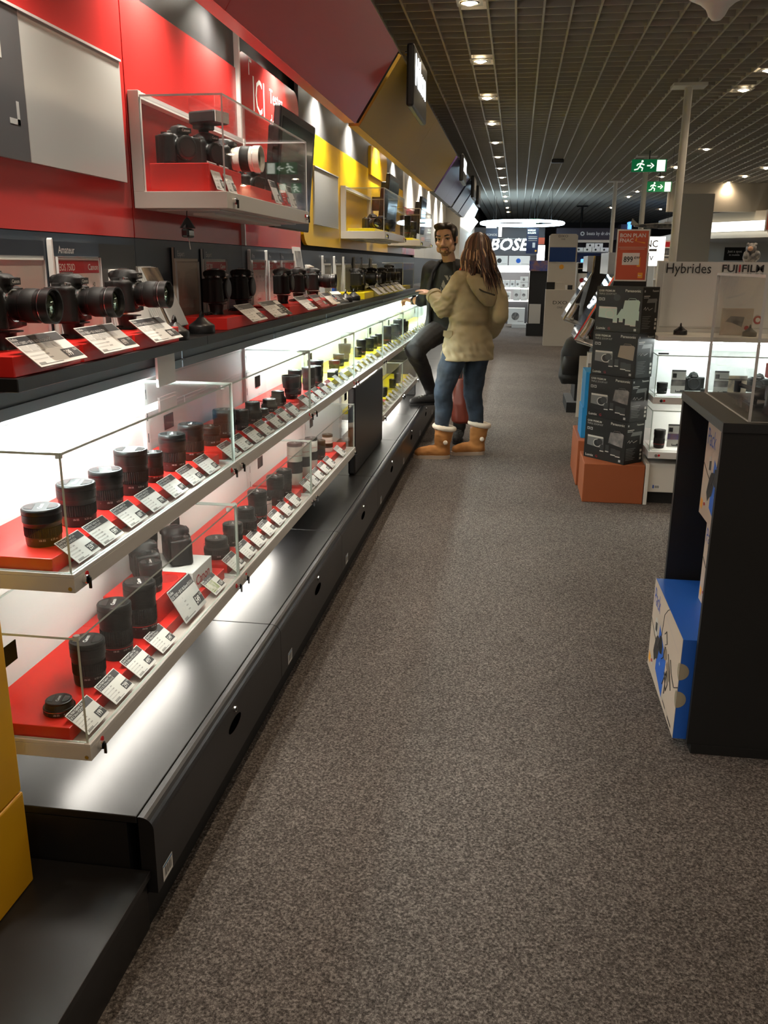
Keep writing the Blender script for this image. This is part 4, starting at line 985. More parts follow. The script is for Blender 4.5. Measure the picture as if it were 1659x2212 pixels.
for i, y in enumerate((2.70, 2.78, 2.84)):
    b = MB(); b.box(.70, .70 + .001, y, y + .03, 1.0335, 1.05, 'photo_dark'); b.box(.695, .706, y - .002, y + .032, 1.0332, 1.0345, 'plexi'); tag(b.build('label_stand'), 'tiny label stand under the clear cover, ' + ORD[i] + ' from the near end', 'label', 'tiny label stands under the cover')
# cartons marked Pack
def pack(x0, y0, y1, z0, z1, label, depth=.26):
    t = thing('pack_carton', label, 'box', (x0 + depth / 2, (y0 + y1) / 2, z0), 'pack cartons')
    b = MB(); b.box(x0 + .001, x0 + depth, y0, y1, z0, z1, 'box_blue'); b.build('carton', t, bevel=.001)
    w = y1 - y0; h = z1 - z0
    T = frame((x0, y1, z0), (0, -1, 0), (0, 0, 1)); q = lambda *ps: [(w * u, h * v, .0004 + .0001 * k) for k, (u, v) in enumerate(ps) if True]
    def poly(b, m, lift, *ps): b.add([(w * u, h * v, lift) for u, v in ps], [tuple(range(len(ps)))], m, T=T)
    b = MB(); b.box(0, w, 0, h, -.001, 0, 'box_tan', T); fp = b.build('front_print', t)
    b = MB()
    poly(b, 'box_blue', .0004, (.31, .67), (.29, .16), (.56, .05), (.60, .47))
    poly(b, 'kit_light', .0005, (.14, .50), (.19, .46), (.25, .50), (.26, .62), (.20, .68), (.15, .64)); poly(b, 'ink', .0007, (.17, .52), (.23, .53), (.23, .63), (.17, .61))
    poly(b, 'camera_grey', .0008, (.17, .28), (.22, .20), (.27, .26), (.33, .30), (.36, .42), (.34, .54), (.26, .52), (.21, .44), (.19, .36))
    poly(b, 'black_matte', .0010, (.34, .44), (.39, .41), (.45, .44), (.46, .53), (.41, .60), (.35, .58))
    poly(b, 'kit_brown', .0010, (.50, .50), (.56, .46), (.63, .52), (.60, .60), (.53, .60)); poly(b, 'kit_brown', .0010, (.62, .46), (.74, .36), (.78, .42), (.66, .52))
    for ps in (((.50, .70), (.55, .76), (.60, .66), (.55, .62)), ((.60, .36), (.68, .22), (.72, .32), (.66, .42)), ((.56, .20), (.66, .42), (.64, .16)), ((.74, .60), (.80, .50), (.90, .44), (1., .52)), ((.66, .60), (.74, .50), (.82, .34)), ((.46, .40), (.52, .46), (.56, .60))):
        b.tube([T @ V((w * u, h * v, .0010)) for u, v in ps], .0016, 'ink', 5)
    poly(b, 'orange_yellow', .0004, (.02, .08), (.08, .06), (.10, .16), (.03, .18)); b.lathe([(0, .0005), (h * .045, .0005)], 16, 'kit_light', T @ M.Translation((w * .15, h * .14, 0)), cap=False); poly(b, 'red_print', .0008, (.13, .12), (.17, .14), (.16, .17), (.12, .15))
    b.text('+', h * .09, 'paper', T @ M.Translation((w * .42, h * .28, 0)), 'c', True, .0008)
    poly(b, 'ink', .0005, (.62, .06), (.72, .05), (.72, .07), (.62, .08)); poly(b, 'ink', .0005, (.80, .04), (.92, .03), (.92, .055), (.80, .065))
    poly(b, 'grey_print', .0004, (.48, .88), (.92, .80), (.92, .806), (.48, .886))
    b.tube([T @ V((w * u, h * v, .0005)) for u, v in ((0, .55), (.16, .46), (.30, .40), (.40, .62), (.43, .86), (.52, .97), (.56, 1.))], .0012, 'ink', 5)
    b.build('product_picture', fp)
    b = MB(); b.text('Pack', h * .25, 'text_blue', T @ M.Translation((w * .035, h * .76, 0)), 'l', False, .0006, .82); b.build('lettering', fp)
    for zz in (.40, .68):
        b = MB(); c = [(.028 * math.sin(R(a)), .028 * math.cos(R(a))) for a in range(0, 181, 15)]
        b.add([(x0 + max(u, 0) + .0005, y0 - .0006, z0 + h * zz + v) for u, v in c], [tuple(range(len(c)))[::-1]], 'tape'); b.add([(x0 - .0006, y0 + u, z0 + h * zz + v) for u, v in c], [tuple(range(len(c)))], 'tape'); b.build('round_seal', t)
    return t
pack(.548, 2.520, 3.06, .0305, .365, 'lowest beige and blue carton marked Pack, sticking out of the black cabinet', .30)
pack(.662, 2.520, 2.885, .3655, .640, 'middle beige and blue carton marked Pack in the black cabinet, mostly hidden')
pack(.655, 2.520, 2.99, .6405, .960, 'topmost beige and blue carton marked Pack in the black cabinet')

# ------------------------------------------------------------------ stack of kit cartons on orange crates
def crate(x0, x1, y0, y1, z1, label):
    b = MB(); b.box(x0, x1, y0, y1, 0, z1, 'orange_crate')
    return tag(b.build('orange_crate', bevel=.004), label, 'crate', 'orange crates')
crate(.475, .848, 5.465, 5.86, .250, 'orange crate carrying the stack of black camera cartons')
crate(.462, .83, 5.90, 6.5, .31, 'orange crate behind the black carton stack, under the blue cartons')
def kit(z, h, rz, dx, label, pic):
    t = thing('kit_carton', label, 'box', (0, 0, 0), 'black kit cartons')
    W, D = .330, .175
    b = MB(); b.box(-W / 2, W / 2, -D / 2, D / 2, 0, h, 'kit_black'); b.build('carton', t, bevel=.0015)
    T = frame((-W / 2, -D / 2 - .0004, 0), (1, 0, 0), (0, 0, 1)) @ M.Diagonal((W / .262, 1, 1, 1)); W0 = W; W = .262
    b = MB(); b.text('GX80 PREMIUM', .017, 'kit_light', T @ M.Translation((.012, h - .032, 0)), 'l', True, sx=.8); b.text('TRIPLE ZOOM KIT', .016, 'grey_print', T @ M.Translation((.012, h - .05, 0)), sx=.8); b.text('Panasonic', .022, 'kit_light', T @ M.Translation((W - .012, h - .03, 0)), 'r', True)
    b.text('Lumix', .021, 'kit_light', T @ M.Translation((.012, .012, 0)), 'l', True); b.text('G', .021, 'red_print', T @ M.Translation((.078, .012, 0)))
    for x in (.014, .034): b.rect(x, x + .016, h - .085, h - .068, 'grey_print', T); b.rect(x + .003, x + .012, h - .081, h - .073, 'kit_black', T, .0006)
    b.rect(W - .035, W - .022, .012, .026, 'grey_print', T)
    b.build('front_lettering', t)
    body, ring, bag, lit = pic
    b = MB()
    b.add([(.02, .085, .0005), (.125, .075, .0005), (.125, .145, .0005), (.02, .15, .0005)], [(0, 1, 2, 3)], body, T=T); b.rect(.022, .122, .138, .149, ring, T, .0007)
    b.lathe([(.022, .0008), (.026, .0008)], 26, ring, T @ M.Translation((.085, .105, 0)), cap=False); b.lathe([(0, .0007), (.021, .0007)], 22, 'black_matte' if not lit else body, T @ M.Translation((.085, .105, 0)), cap=False)
    b.add([(.155, .12, .0005), (.245, .105, .0005), (.25, .185, .0005), (.24, .195, .0005), (.165, .19, .0005)], [(0, 1, 2, 3, 4)], bag, T=T); b.tube([T @ V(p) for p in ((.185, .193, .001), (.19, .202, .001), (.225, .202, .001), (.23, .194, .001))], .0015, bag, 5)
    b.lathe([(0, .0009), (.02, .0009)], 20, 'camera_grey', T @ M.Translation((.12 if lit else .10, .205 if lit else .115, 0)), cap=False)
    for x, y, w in ((.105, .055, .025), (.14, .06, .022), (.175, .045, .03), (.205, .04, .03)): b.rect(x, x + w, y, y + .045, body if lit else 'camera_grey', T, .0008); b.rect(x, x + w, y, y + .006, 'kit_light', T, .001)
    if lit: b.add([(.12, .085, .0006), (.25, .075, .0006), (.25, .13, .0006), (.15, .14, .0006)], [(0, 1, 2, 3)], body, T=T)
    b.build('product_picture', t)
    W = W0; T = frame((W / 2 + .0004, -D / 2, 0), (0, 1, 0), (0, 0, 1)); b = MB()
    b.text('Panasonic', .017, 'kit_light', T @ M.Translation((D - .01, h - .028, 0)), 'r', True); b.rect(.012, .024, h - .03, h - .018, 'grey_print', T); b.rect(.012, .075, h - .055, h - .05, 'kit_light', T); b.rect(.012, .065, h - .064, h - .06, 'grey_print', T)
    b.tube([T @ V(p) for p in ((.02, h * .52, .0006), (.035, h * .57, .0006), (.04, h * .5, .0006), (.06, h * .56, .0006), (.075, h * .5, .0006), (.11, h * .54, .0006))], .0014, 'grey_print', 5)
    b.add([(.045, h * .66, .0004), (.14, h * .66, .0004), (.155, h * .70, .0004), (.15, h * .75, .0004), (.06, h * .75, .0004)], [(0, 1, 2, 3, 4)], 'kit_grey', T=T); b.rect(.135, .15, h * .45, h * .68, 'kit_grey', T)
    for i in range(8): b.rect(.012, .10 - .012 * (i % 3), h * .36 - i * .010, h * .36 - i * .010 + .003, 'kit_grey', T)
    for i, z0 in enumerate((.02, .045, .07)): b.rect(D - .03, D - .012, z0, z0 + .016, 'kit_light', T)
    b.build('side_lettering', t)
    return move(t, (.668 + dx, 5.635, z), rz, label)
kp = (('kit_grey', 'kit_light', 'photo_dark', False), ('kit_grey', 'kit_light', 'photo_dark', False), ('kit_grey', 'kit_light', 'kit_brown', False), ('kit_green', 'kit_light', 'kit_green', True))
z = .2505
for i, (h, rz, dx, nm) in enumerate(((.268, -46, -.006, 'bottom one of the stack, on the orange crate'), (.270, -44, -.002, 'second from the bottom of the stack'), (.268, -42, .004, 'third from the bottom with a brown bag picture'), (.270, -41, .008, 'topmost with a pale green camera picture'))):
    kit(z, h, rz, dx, 'black camera kit carton, ' + nm, kp[i]); z += h + .0006
# red offer sign standing on top
t = thing('offer_sign', 'orange-red offer sign reading BON PLAN FNAC 899, standing on the black cartons', 'sign', (0, 0, 0))
b = MB(); Q = M.Rotation(R(4), 4, 'X'); F = Q @ frame((-.088, 0, 0), (1, 0, 0), (0, 0, 1))
b.box(0, .19, 0, .30, -.003, 0, 'paper', F); b.box(-.09, .10, -.03, .05, 0, .003, 'plexi'); b.build('sheet', t)
b = MB(); b.rect(.008, .182, .008, .292, 'orange_card', F, .0004)
b.text('BON PLAN', .031, 'paper', F @ M.Translation((.016, .255, 0)), 'l', True, .0008); b.text('FNAC', .031, 'paper', F @ M.Translation((.016, .226, 0)), 'l', True, .0008)
b.rect(.014, .175, .196, .199, 'box_tan', F, .0008); b.rect(.024, .165, .186, .189, 'box_tan', F, .0008)
b.add([(.105, .235, .0006), (.115, .232, .0006), (.118, .262, .0006)], [(0, 1, 2)], 'orange_yellow', T=F); b.add([(.108, .232, .0006), (.165, .218, .0006), (.165, .226, .0006)], [(0, 1, 2)], 'orange_yellow', T=F)
b.rect(.128, .146, .085, .14, 'orange_yellow', F, .0006); b.rect(.04, .14, .095, .165, 'paper', F, .0010); b.text('899', .046, 'ink', F @ M.Translation((.048, .112, 0)), 'l', True, .0014, .8); b.text('\u20ac99', .02, 'ink', F @ M.Translation((.108, .13, 0)), 'l', True, .0014)
b.rect(.138, .166, .018, .05, 'orange_yellow', F, .0006); b.text('fnac', .012, 'paper', F @ M.Translation((.140, .03, 0)), 'l', True, .001)
b.build('printed_sheet', t)
b = MB(); b.box(-.002, .194, .302, .300, -.006, .004, 'plexi', F); b.box(-.004, .196, -.002, .304, -.0060, -.0035, 'plexi', F); b.build('clear_stand', t)
move(t, (.672, 5.62, z + .031), -6)

# ------------------------------------------------------------------ white gondola marked Hybrides
t = thing('white_gondola', 'white display gondola headed Hybrides with a lit recess, right side', 'display unit', (1.5, 5.9, 0))
X0, X1 = .852, 2.4
b = MB(); b.box(X0 + .02, X1, 5.52, 6.1, 0, .078, 'black_matte'); b.build('kick_plate', t)
b = MB(); b.box(X0, X0 + .022, 5.46, 6.1, 0, .262, 'cream'); b.box(X0 + .022, X1, 5.49, 6.1, .078, .262, 'cream'); bc = b.build('base_cabinet', t, bevel=.002)
b = MB(); T = frame((.905, 5.4895, .10), (1, 0, 0), (0, 0, 1)); b.rect(0, .045, 0, .025, 'paper', T)
b.rect(.001, .010, .002, .024, 'text_blue', T, .0005)
for i in range(8): b.rect(.014 + i * .0035, .016 + i * .0035, .004, .021, 'ink', T, .0005)
b.build('barcode_label', bc)
b = MB(); b.box(X0, X1, 5.46, 5.86, 1.018, 1.046, 'cream'); b.build('shelf_board', t, bevel=.002)
b = MB(); b.box(.905, X1, 5.83, 5.85, 1.046, 1.477, 'white'); b.box(.905, X1, 5.823, 5.83, 1.075, 1.082, 'plate_white'); sb = b.build('header_panel', t)
b = MB(); b.box(.865, .905, 5.80, 5.86, 1.046, 1.482, 'white'); b.build('side_upright', t, bevel=.003)
T = frame((.915, 5.8225, 1.408), (1, 0, 0), (0, 0, 1)); b = MB(); b.text('Hybrides', .088, 'ink', T, sx=.86); b.build('lettering', sb)
T = frame((1.250, 5.8225, 1.418), (1, 0, 0), (0, 0, 1)); b = MB(); cx_ = 0
for wd, mt in (('FUJ', 'ink'), ('I', 'red_print'), ('FILM', 'ink')):
    b.text(wd, .062, mt, T @ M.Translation((cx_, 0, 0)), 'l', True, sx=1.1); cx_ += (max(v[0] for v in text_mesh(wd, True)[0]) + .08) * .062 * 1.1
b.build('brand_lettering', sb)
b = MB(); b.box(X0 + .012, X1, 5.84, 5.85, .262, 1.018, 'white'); b.build('back_panel', t)
b = MB(); b.box(X0 + .03, X1, 5.60, 5.66, .998, 1.0175, 'tube_light'); b.build('recess_lamp', t)
def gcase(z0, zt, label):
    t = thing('gondola_showcase', label, 'showcase', (1.5, 5.65, z0), 'showcases of the white gondola')
    b = MB(); b.box(X0 + .004, X1, 5.455, 5.838, z0, z0 + .042, 'alu_bright'); b.box(X0 + .03, X1, 5.50, 5.82, z0 + .042, z0 + .046, 'white'); b.build('tray', t, bevel=.002)
    b = MB(); b.box(X0 + .008, X1, 5.46, 5.465, z0 + .043, zt - .006, 'glass', edge='glass_edge', thin=1); b.box(X0 + .008, X0 + .013, 5.465, 5.836, z0 + .043, zt - .006, 'glass', edge='glass_edge', thin=0); b.box(X0 + .008, X1, 5.46, 5.836, zt - .006, zt, 'glass', edge='glass_edge', thin=2); b.build('glass_cover', t)
    b = MB(); b.cyl((.902, 5.455, z0 + .021), (.902, 5.444, z0 + .021), .009, n=18, m='chrome'); l = b.build('lock', t)
    b = MB(); b.cyl((.921, 5.4545, z0 + .021), (.921, 5.4535, z0 + .021), .007, n=16, m='red_dot'); b.build('red_mark', l)
gcase(.640, .935, 'upper glass showcase of the white gondola with camera and lens'); gcase(.300, .600, 'lower glass showcase of the white gondola with a ribbed lens')
b = MB(); b.box(.98, 2.3, 5.60, 5.63, .628, .6395, 'tray_light'); tag(b.build('strip_lamp'), 'strip lamp under the upper showcase of the white gondola', 'lamp')
make_lens(.925, 5.60, .6865, .033, .068, 'short black lens in the upper showcase of the white gondola', 'std', 'lenses in the white gondola')
make_lens(.935, 5.58, .3465, .036, .115, 'ribbed black lens in the lower showcase of the white gondola', 'tall', 'lenses in the white gondola')
make_lens(1.17, 5.56, .6865, .026, .04, 'small flat lens in the upper gondola showcase, beside the camera', 'flat', 'lenses in the white gondola')
def spec(x, z, w, h, label, pm):
    t = thing('spec_card', label, 'card', (x, 5.62, z), 'spec cards in the white gondola')
    b = MB(); b.box(x, x + w, 5.62, 5.622, z, z + h, 'plate_white'); c = b.build('card', t)
    T = frame((x, 5.6195, z), (1, 0, 0), (0, 0, 1)); b = MB(); b.rect(0, w, h * .93, h, 'slate', T); b.rect(.006, .03, h * .66, h * .85, 'camera_grey', T); b.rect(0, w, h * .32, h * .58, pm, T)
    for i in range(4): b.rect(.036, w - .01, h * (.68 + .05 * i), h * (.69 + .05 * i), 'grey_print', T)
    b.rect(w * .35, w, .006, h * .14, 'ink_dark', T); b.text('849', h * .11, 'paper', T @ M.Translation((w * .4, .012, 0)), 'l', True, .0007); b.build('print', c)
    b = MB(); b.box(x, x + w, 5.59, 5.6225, z, z + .003, 'plexi'); b.build('foot', t)
spec(.98, .6865, .085, .145, 'grey spec card beside the lens in the upper gondola showcase', 'photo_dark'); spec(.99, .3465, .085, .145, 'grey spec card with blue picture in the lower gondola showcase', 'photo_blue'); spec(1.235, .6865, .085, .145, 'grey spec card behind the clear cover, right part of upper gondola showcase', 'photo_dark')
dup(camB, (1.125, 5.70, .745), R(-90), 'camera body facing out in the upper showcase of the white gondola', 'cameras in the white gondola')
dup(camB, (1.52, 5.70, .745), R(-110), 'camera body in the upper gondola showcase, behind the black drone', 'cameras in the white gondola')
b = MB(); b.box(1.32, 1.44, 5.66, 5.664, .6865, .80, 'photo_tan'); tag(b.build('photo_card'), 'small sunset-toned photo card in the upper gondola showcase', 'card')
b = MB(); b.box(1.09, 1.17, 5.66, 5.74, .6865, .698, 'plexi'); tag(b.build('camera_block'), 'low clear block under the gondola camera', 'block')
puck(1.005, 5.62, 1.0465, 'black alarm puck on the white gondola shelf under the word Hybrides')
pk2 = puck(1.40, 5.58, 1.0465, 'dark alarm puck on the gondola shelf in front of the brown box')
t = thing('product_box', 'flat brown product box with red dots on the white gondola shelf', 'box', (1.33, 5.66, 1.0465))
b = MB(); b.box(1.245, 1.425, 5.64, 5.67, 1.0465, 1.207, 'box_tan'); bx = b.build('box', t, bevel=.001)
T = frame((1.245, 5.6395, 1.0465), (1, 0, 0), (0, 0, 1)); b = MB(); b.add([(.02, .08, .0004), (.06, .075, .0004), (.12, .05, .0004), (.13, .11, .0004), (.05, .115, .0004)], [(0, 1, 2, 3, 4)], 'photo_dark', T=T)
b.lathe([(.016, .0006), (.019, .0006)], 20, 'kit_light', T @ M.Translation((.155, .11, 0)), cap=False); b.lathe([(0, .0006), (.014, .0006)], 18, 'red_print', T @ M.Translation((.148, .045, 0)), cap=False); b.build('print', t)
b = MB(); b.lathe([(0, .0005), (.026, .0005)], 22, 'red_print', frame((1.50, 5.822, 1.13), (1, 0, 0), (0, 0, 1)), cap=False); b.lathe([(.0, .0007), (.014, .0007)], 22, 'paper', frame((1.50, 5.822, 1.13), (1, 0, 0), (0, 0, 1)), cap=False); tag(b.build('round_sticker', org=(1.5, 5.82, 1.13)), 'round red and white sticker on the gondola panel, right edge', 'sticker')
b = MB(); b.box(.87, .93, 5.50, 5.51, .9355, .945, 'ink'); tag(b.build('pen'), 'dark pen-like strip on the gondola front beside the carton stack', 'strip')

# ------------------------------------------------------------------ blue and white cartons behind the stack
for i, (x0, x1, y0, y1, z0, z1, m, lb) in enumerate(((.482, .70, 6.0, 6.3, .311, .52, 'box_cyan', 'lower one of the stack behind the black cartons'), (.49, .70, 6.0, 6.3, .5205, .76, 'box_cyan', 'upper one of the stack behind the black cartons'))):
    b = MB(); b.box(x0, x1, y0, y1, z0, z1, m); tag(b.build('blue_carton', bevel=.002), 'bright blue carton, ' + lb, 'box', 'blue cartons')
for i, (x0, x1, y0, y1, z0, z1, lb) in enumerate(((.515, .585, 6.56, 6.72, .1045, .38, 'lowest, left of the blue cartons'), (.520, .585, 6.56, 6.72, .3805, .63, 'in the middle, left of the blue cartons'), (.545, .595, 6.56, 6.72, .6305, .83, 'on top, showing a dark picture'))):
    b = MB(); b.box(x0, x1, y0, y1, z0, z1, 'cream'); o = tag(b.build('white_carton', bevel=.002), 'white carton ' + lb, 'box', 'white cartons behind the blue ones')
    b = MB(); T = frame((x0, y0 - .0004, z0), (1, 0, 0), (0, 0, 1)); b.rect(.0, .02, (z1 - z0) * .4, (z1 - z0) * .65, 'photo_dark', T); b.build('picture', o)
# slanted black display consoles
def console(x, y0, label, grp='slanted display consoles', y1=.60):
    t = thing('display_console', label, 'display console', (x, y0 + .25, 0), grp)
    b = MB(); b.prism([(x + .02, .104), (x + .34, .104), (x + .34, 1.54), (x + .13, 1.54), (x + .12, 1.38), (x + .05, 1.05), (x + .05, .86), (x + .02, .80)], y0 + .02, y0 + y1, 'black_matte', T=XZ(0)); b.build('cabinet', t)
    b = MB(); b.box(x - .06, x + .34, y0 - .1, y0 + y1, 0, .10, 'black_matte'); b.box(x - .06, x + .34, y0 - .1, y0 + y1, .10, .104, 'slate'); b.build('base', t)
    b = MB(); b.prism([(x - .135, .93), (x - .12, .90), (x + .048, .855), (x + .048, .875)], y0 + .02, y0 + y1, 'plexi_edge', T=XZ(0)); b.build('deck', t)
    b = MB(); b.prism([(x - .135, .93), (x + .12, 1.39), (x + .128, 1.385), (x - .125, .925)], y0, y0 + y1, 'plexi', T=XZ(0)); b.build('sloped_cover', t)
    b = MB(); b.tube([(x - .137, y0, .925), (x + .122, y0, 1.39), (x + .128, y0, 1.54)], .010, 'chrome', 8); b.tube([(x - .137, y0, .925), (x + .05, y0, .865)], .008, 'silver', 8); b.build('edge_trim', t)
    b = MB(); b.box(x + .06, x + .128, y0, y0 + y1, 1.39, 1.54, 'silver'); b.build('top_strip', t)
    for i, yy in enumerate((.14, .36)):
        b = MB(); b.tube([(x - .07, y0 + yy, .925), (x - .03, y0 + yy, .99), (x + .0, y0 + yy, 1.06)], [.03, .024, .03], ('silver', 'cream')[i], 10); b.ball((x - .04, y0 + yy, .93), .03, ('silver', 'cream')[i]); b.build('gadget', t)
    return t
console(.62, 9.1, 'slanted black display console with a clear sloped cover, farther of two')
t = console(.58, 6.62, 'slanted black display console with a clear sloped cover, nearer of two')
b = MB(); b.tube([(.615, 6.80, .94), (.615, 6.80, 1.06), (.68, 6.80, 1.06), (.68, 6.80, .94)], .014, 'red_print', 8, True); b.build('red_gadget', t)
b = MB(); b.box(.64, .79, 8.74, 8.752, .0, .60, 'dxo_white'); b.box(.639, .791, 8.7395, 8.74, .355, .357, 'grey_print'); tag(b.build('info_board'), 'plain beige upright board standing before the farther console', 'board')
b = MB(); b.loft([((.61, 8.97, .30), (.12, 0, 0), (0, .08, 0)), ((.61, 8.97, .36), (.15, 0, 0), (0, .11, 0)), ((.62, 8.97, .62), (.15, 0, 0), (0, .11, 0)), ((.64, 8.97, .74), (.12, 0, 0), (0, .09, 0)), ((.64, 8.97, .77), (.08, 0, 0), (0, .06, 0))], 'black_matte', 20)
t = thing('black_backpack', 'black bag hanging at the farther console', 'bag', (.62, 8.97, .30))
organic(b, 'body', .015, t, 2, lambda p: .014 * noise.noise(p * 9), mats=['black_matte'])
b = MB(); b.loft([((.57, 8.88, .40), (.08, 0, 0), (0, .03, 0)), ((.57, 8.86, .50), (.09, 0, 0), (0, .035, 0)), ((.57, 8.88, .58), (.07, 0, 0), (0, .03, 0))], 'lens_black', 14); b.build('front_pocket', t); b = MB(); b.tube([(.60, 8.95, .76), (.60, 8.97, .81), (.64, 9.03, .81), (.66, 9.11, .78)], .010, 'black_matte', 8); b.build('handle', t)
# ------------------------------------------------------------------ far end of the aisle
t = thing('product_totem', 'tall beige DXO display totem with a dark blue screen, end of the aisle', 'display totem', (.80, 16.9, 0))
b = MB(); b.prism([(.555, 0), (1.065, 0), (1.065, 1.97), (1.03, 2.0), (.59, 2.0), (.555, 1.97)], -17.1, -16.9, 'dxo_white', T=frame((0, 0, 0), (1, 0, 0), (0, 0, 1))); k = b.build('column', t)
b = MB(); b.box(.53, 1.06, 16.66, 16.9, 0, 1.02, 'dxo_white'); fb = b.build('front_box', t, bevel=.004)
b = MB(); b.box(.57, 1.04, 16.893, 16.9, 1.51, 1.765, 'screen_blue'); b.build('screen', t)
b = MB(); T = frame((.80, 16.8995, 1.94), (1, 0, 0), (0, 0, 1)); b.text('DXO', .06, 'ink', T, 'c', False, sx=1.3); b.text('ONE', .035, 'ink', T @ M.Translation((0, -.045, 0)), 'c'); b.lathe([(0, .0005), (.045, .0005)], 8, 'orange_yellow', T @ M.Translation((0, -.52, 0)), cap=False); b.build('upper_lettering', k)
b = MB(); T = frame((.80, 16.6595, .76), (1, 0, 0), (0, 0, 1)); b.text('DXO', .085, 'ink', T, 'c', False, sx=1.4); b.text('ONE', .05, 'ink', T @ M.Translation((0, -.075, 0)), 'c'); b.build('lower_lettering', fb)
for i, (x0, x1, z1, m, lb) in enumerate(((.535, .69, 1.15, 'kit_black', 'dark picture card'), (.71, .86, 1.15, 'dxo_white', 'beige cube'), (.875, .91, 1.10, 'white', 'small white gadget'), (.925, 1.01, 1.10, 'black_satin', 'small black gadget'))):
    b = MB(); b.box(x0, x1, 16.70, 16.78, 1.0205, z1, m); tag(b.build('display_item', bevel=.003), lb + ' on the ledge of the beige totem', 'display item', 'items on the totem ledge')
# dark poster stand left of it
t = thing('poster_stand', 'dark stand with a blue picture panel left of the beige totem', 'stand', (.44, 19.2, 0))
b = MB(); b.box(.24, .66, 19, 19.5, 0, .25, 'black_satin'); b.box(.26, .64, 19.1, 19.4, .25, 1.33, 'black_satin'); b.build('body', t)
b = MB(); b.box(.24, .66, 18.99, 19.1, 1.33, 1.54, 'photo_blue'); b.build('picture', t)
b = MB(); b.box(.28, .52, 18.97, 19.0, .26, .66, 'plate_white'); b.build('lower_sheet', t)
# audio fixture with BOSE wall
t = thing('audio_fixture', 'dark audio display wall with white BOSE letters across the aisle end', 'display wall', (-.1, 22.8, 0))
b = MB(); b.box(-1.15, .62, 22.6, 23.0, 1.68, 2.33, 'bose_grey'); b.box(-1.15, .62, 22.91, 23.0, 0, 1.68, 'bose_grey'); k = b.build('wall_panel', t)
b = MB(); T = frame((-.72, 22.598, 1.80), (1, 0, 0), (0, 0, 1)); M2 = M(((1, .25, 0, 0), (0, 1, 0, 0), (0, 0, 1, 0), (0, 0, 0, 1))); vs, _ = text_mesh('BOSE', True); b.text('BOSE', .92 / max(v[0] for v in vs), 'sign_white', T @ M2, 'l', True, .004); b.build('lettering', k)
b = MB(); b.box(-1.15, .62, 22.58, 22.6, 2.06, 2.075, 'plate_white'); b.build('top_rail', k)
for z in (1.30, .90, .60):
    b = MB(); b.box(-1.15, .30, 22.4, 22.9, z - .03, z, 'lit_white'); b.build('shelf', t)
b = MB(); b.box(.30, .34, 22.3, 22.9, 0, 1.44, 'plate_white'); b.build('end_panel', t)
b = MB(); b.box(-.5, .30, 22.42, 22.9, 1.301, 1.43, 'lit_white'); b.build('lit_step', t)
def cart(x0, x1, y, z0, z1, label, m='white', pic='photo_dark', grp='headphone cartons on the audio shelves', d=.15):
    b = MB(); b.box(x0, x1, y, y + d, z0, z1, m); o = tag(b.build('product_carton', bevel=.002), label, 'box', grp)
    b = MB(); T = frame((x0, y - .0005, z0), (1, 0, 0), (0, 0, 1)); w = x1 - x0; h = z1 - z0; b.lathe([(0, .001), (min(w, h) * .25, .001)], 14, pic, T @ M.Translation((w * .45, h * .5, 0)), cap=False); b.rect(w * .6, w * .95, h * .15, h * .2, 'grey_print', T, .001); b.build('picture', o)
cart(-.62, -.25, 22.42, 1.431, 1.66, 'large white carton with a black square on the audio wall', pic='ink'); cart(-.22, .29, 22.42, 1.431, 1.66, 'large white carton with a blue headphone picture on the audio wall', pic='box_blue')
for i, x in enumerate((-.41, -.29, -.16, -.03)): cart(x, x + .11, 22.42, .901, 1.08, 'small white headphone carton on the upper audio shelf, ' + ORD[i] + ' from left')
for i, x in enumerate((-.41, -.26)): cart(x, x + .12, 22.42, .601, .80, 'small white headphone carton on the lower audio shelf, ' + ORD[i] + ' from left')
for i, (x, z) in enumerate(((.08, .9605), (.08, 1.1005))): cart(x, x + .19, 22.25, z - .06, z + .07, ('lower', 'upper')[i] + ' pale carton stacked at the end of the upper audio shelf', 'plate_white', grp='pale cartons')
for i, x in enumerate((-.07, .11)): cart(x, x + .16, 22.25, .601, .87, ('left', 'right')[i] + ' grey carton on the lower audio shelf', 'plate_white', grp='grey cartons')
cart(-.18, .22, 21.5, .08, .45, 'big white carton with headphone picture on the floor before the audio wall', 'white', d=.35)
b = MB(); b.box(-.08, .28, 21.45, 21.95, 0, .079, 'plate_white'); tag(b.build('floor_plinth'), 'low white plinth under the big floor carton', 'plinth')
t = thing('hanging_poster', 'dark blue poster reading MUSIQUE EN ILLIMITE hanging before the audio wall', 'poster', (.30, 21, 1.70))
b = MB(); b.box(.17, .44, 21, 21.01, 1.70, 2.26, 'poster_navy'); b.build('sheet', t)
b = MB(); T = frame((.19, 20.999, 2.19), (1, 0, 0), (0, 0, 1)); b.text('MUSIQUE', .052, 'sign_glow', T, 'l', True, .001, .8); b.text('EN ILLIMITE', .045, 'sign_glow', T @ M.Translation((0, -.055, 0)), 'l', True, .001, .8); b.rect(.02, .22, -.13, -.115, 'box_tan', T); b.rect(.02, .22, -.17, -.15, 'light_print', T); b.rect(.02, .22, -.21, -.2, 'box_tan', T); b.rect(.12, .18, -.36, -.25, 'light_print', T); b.rect(.18, .22, -.45, -.41, 'orange_yellow', T); b.build('lettering', t)
b = MB(); b.cyl((.22, 21.005, 2.26), (.22, 21.005, 2.95), .003, n=6, m='ink'); b.cyl((.39, 21.005, 2.26), (.39, 21.005, 2.95), .003, n=6, m='ink'); b.build('wires', t)
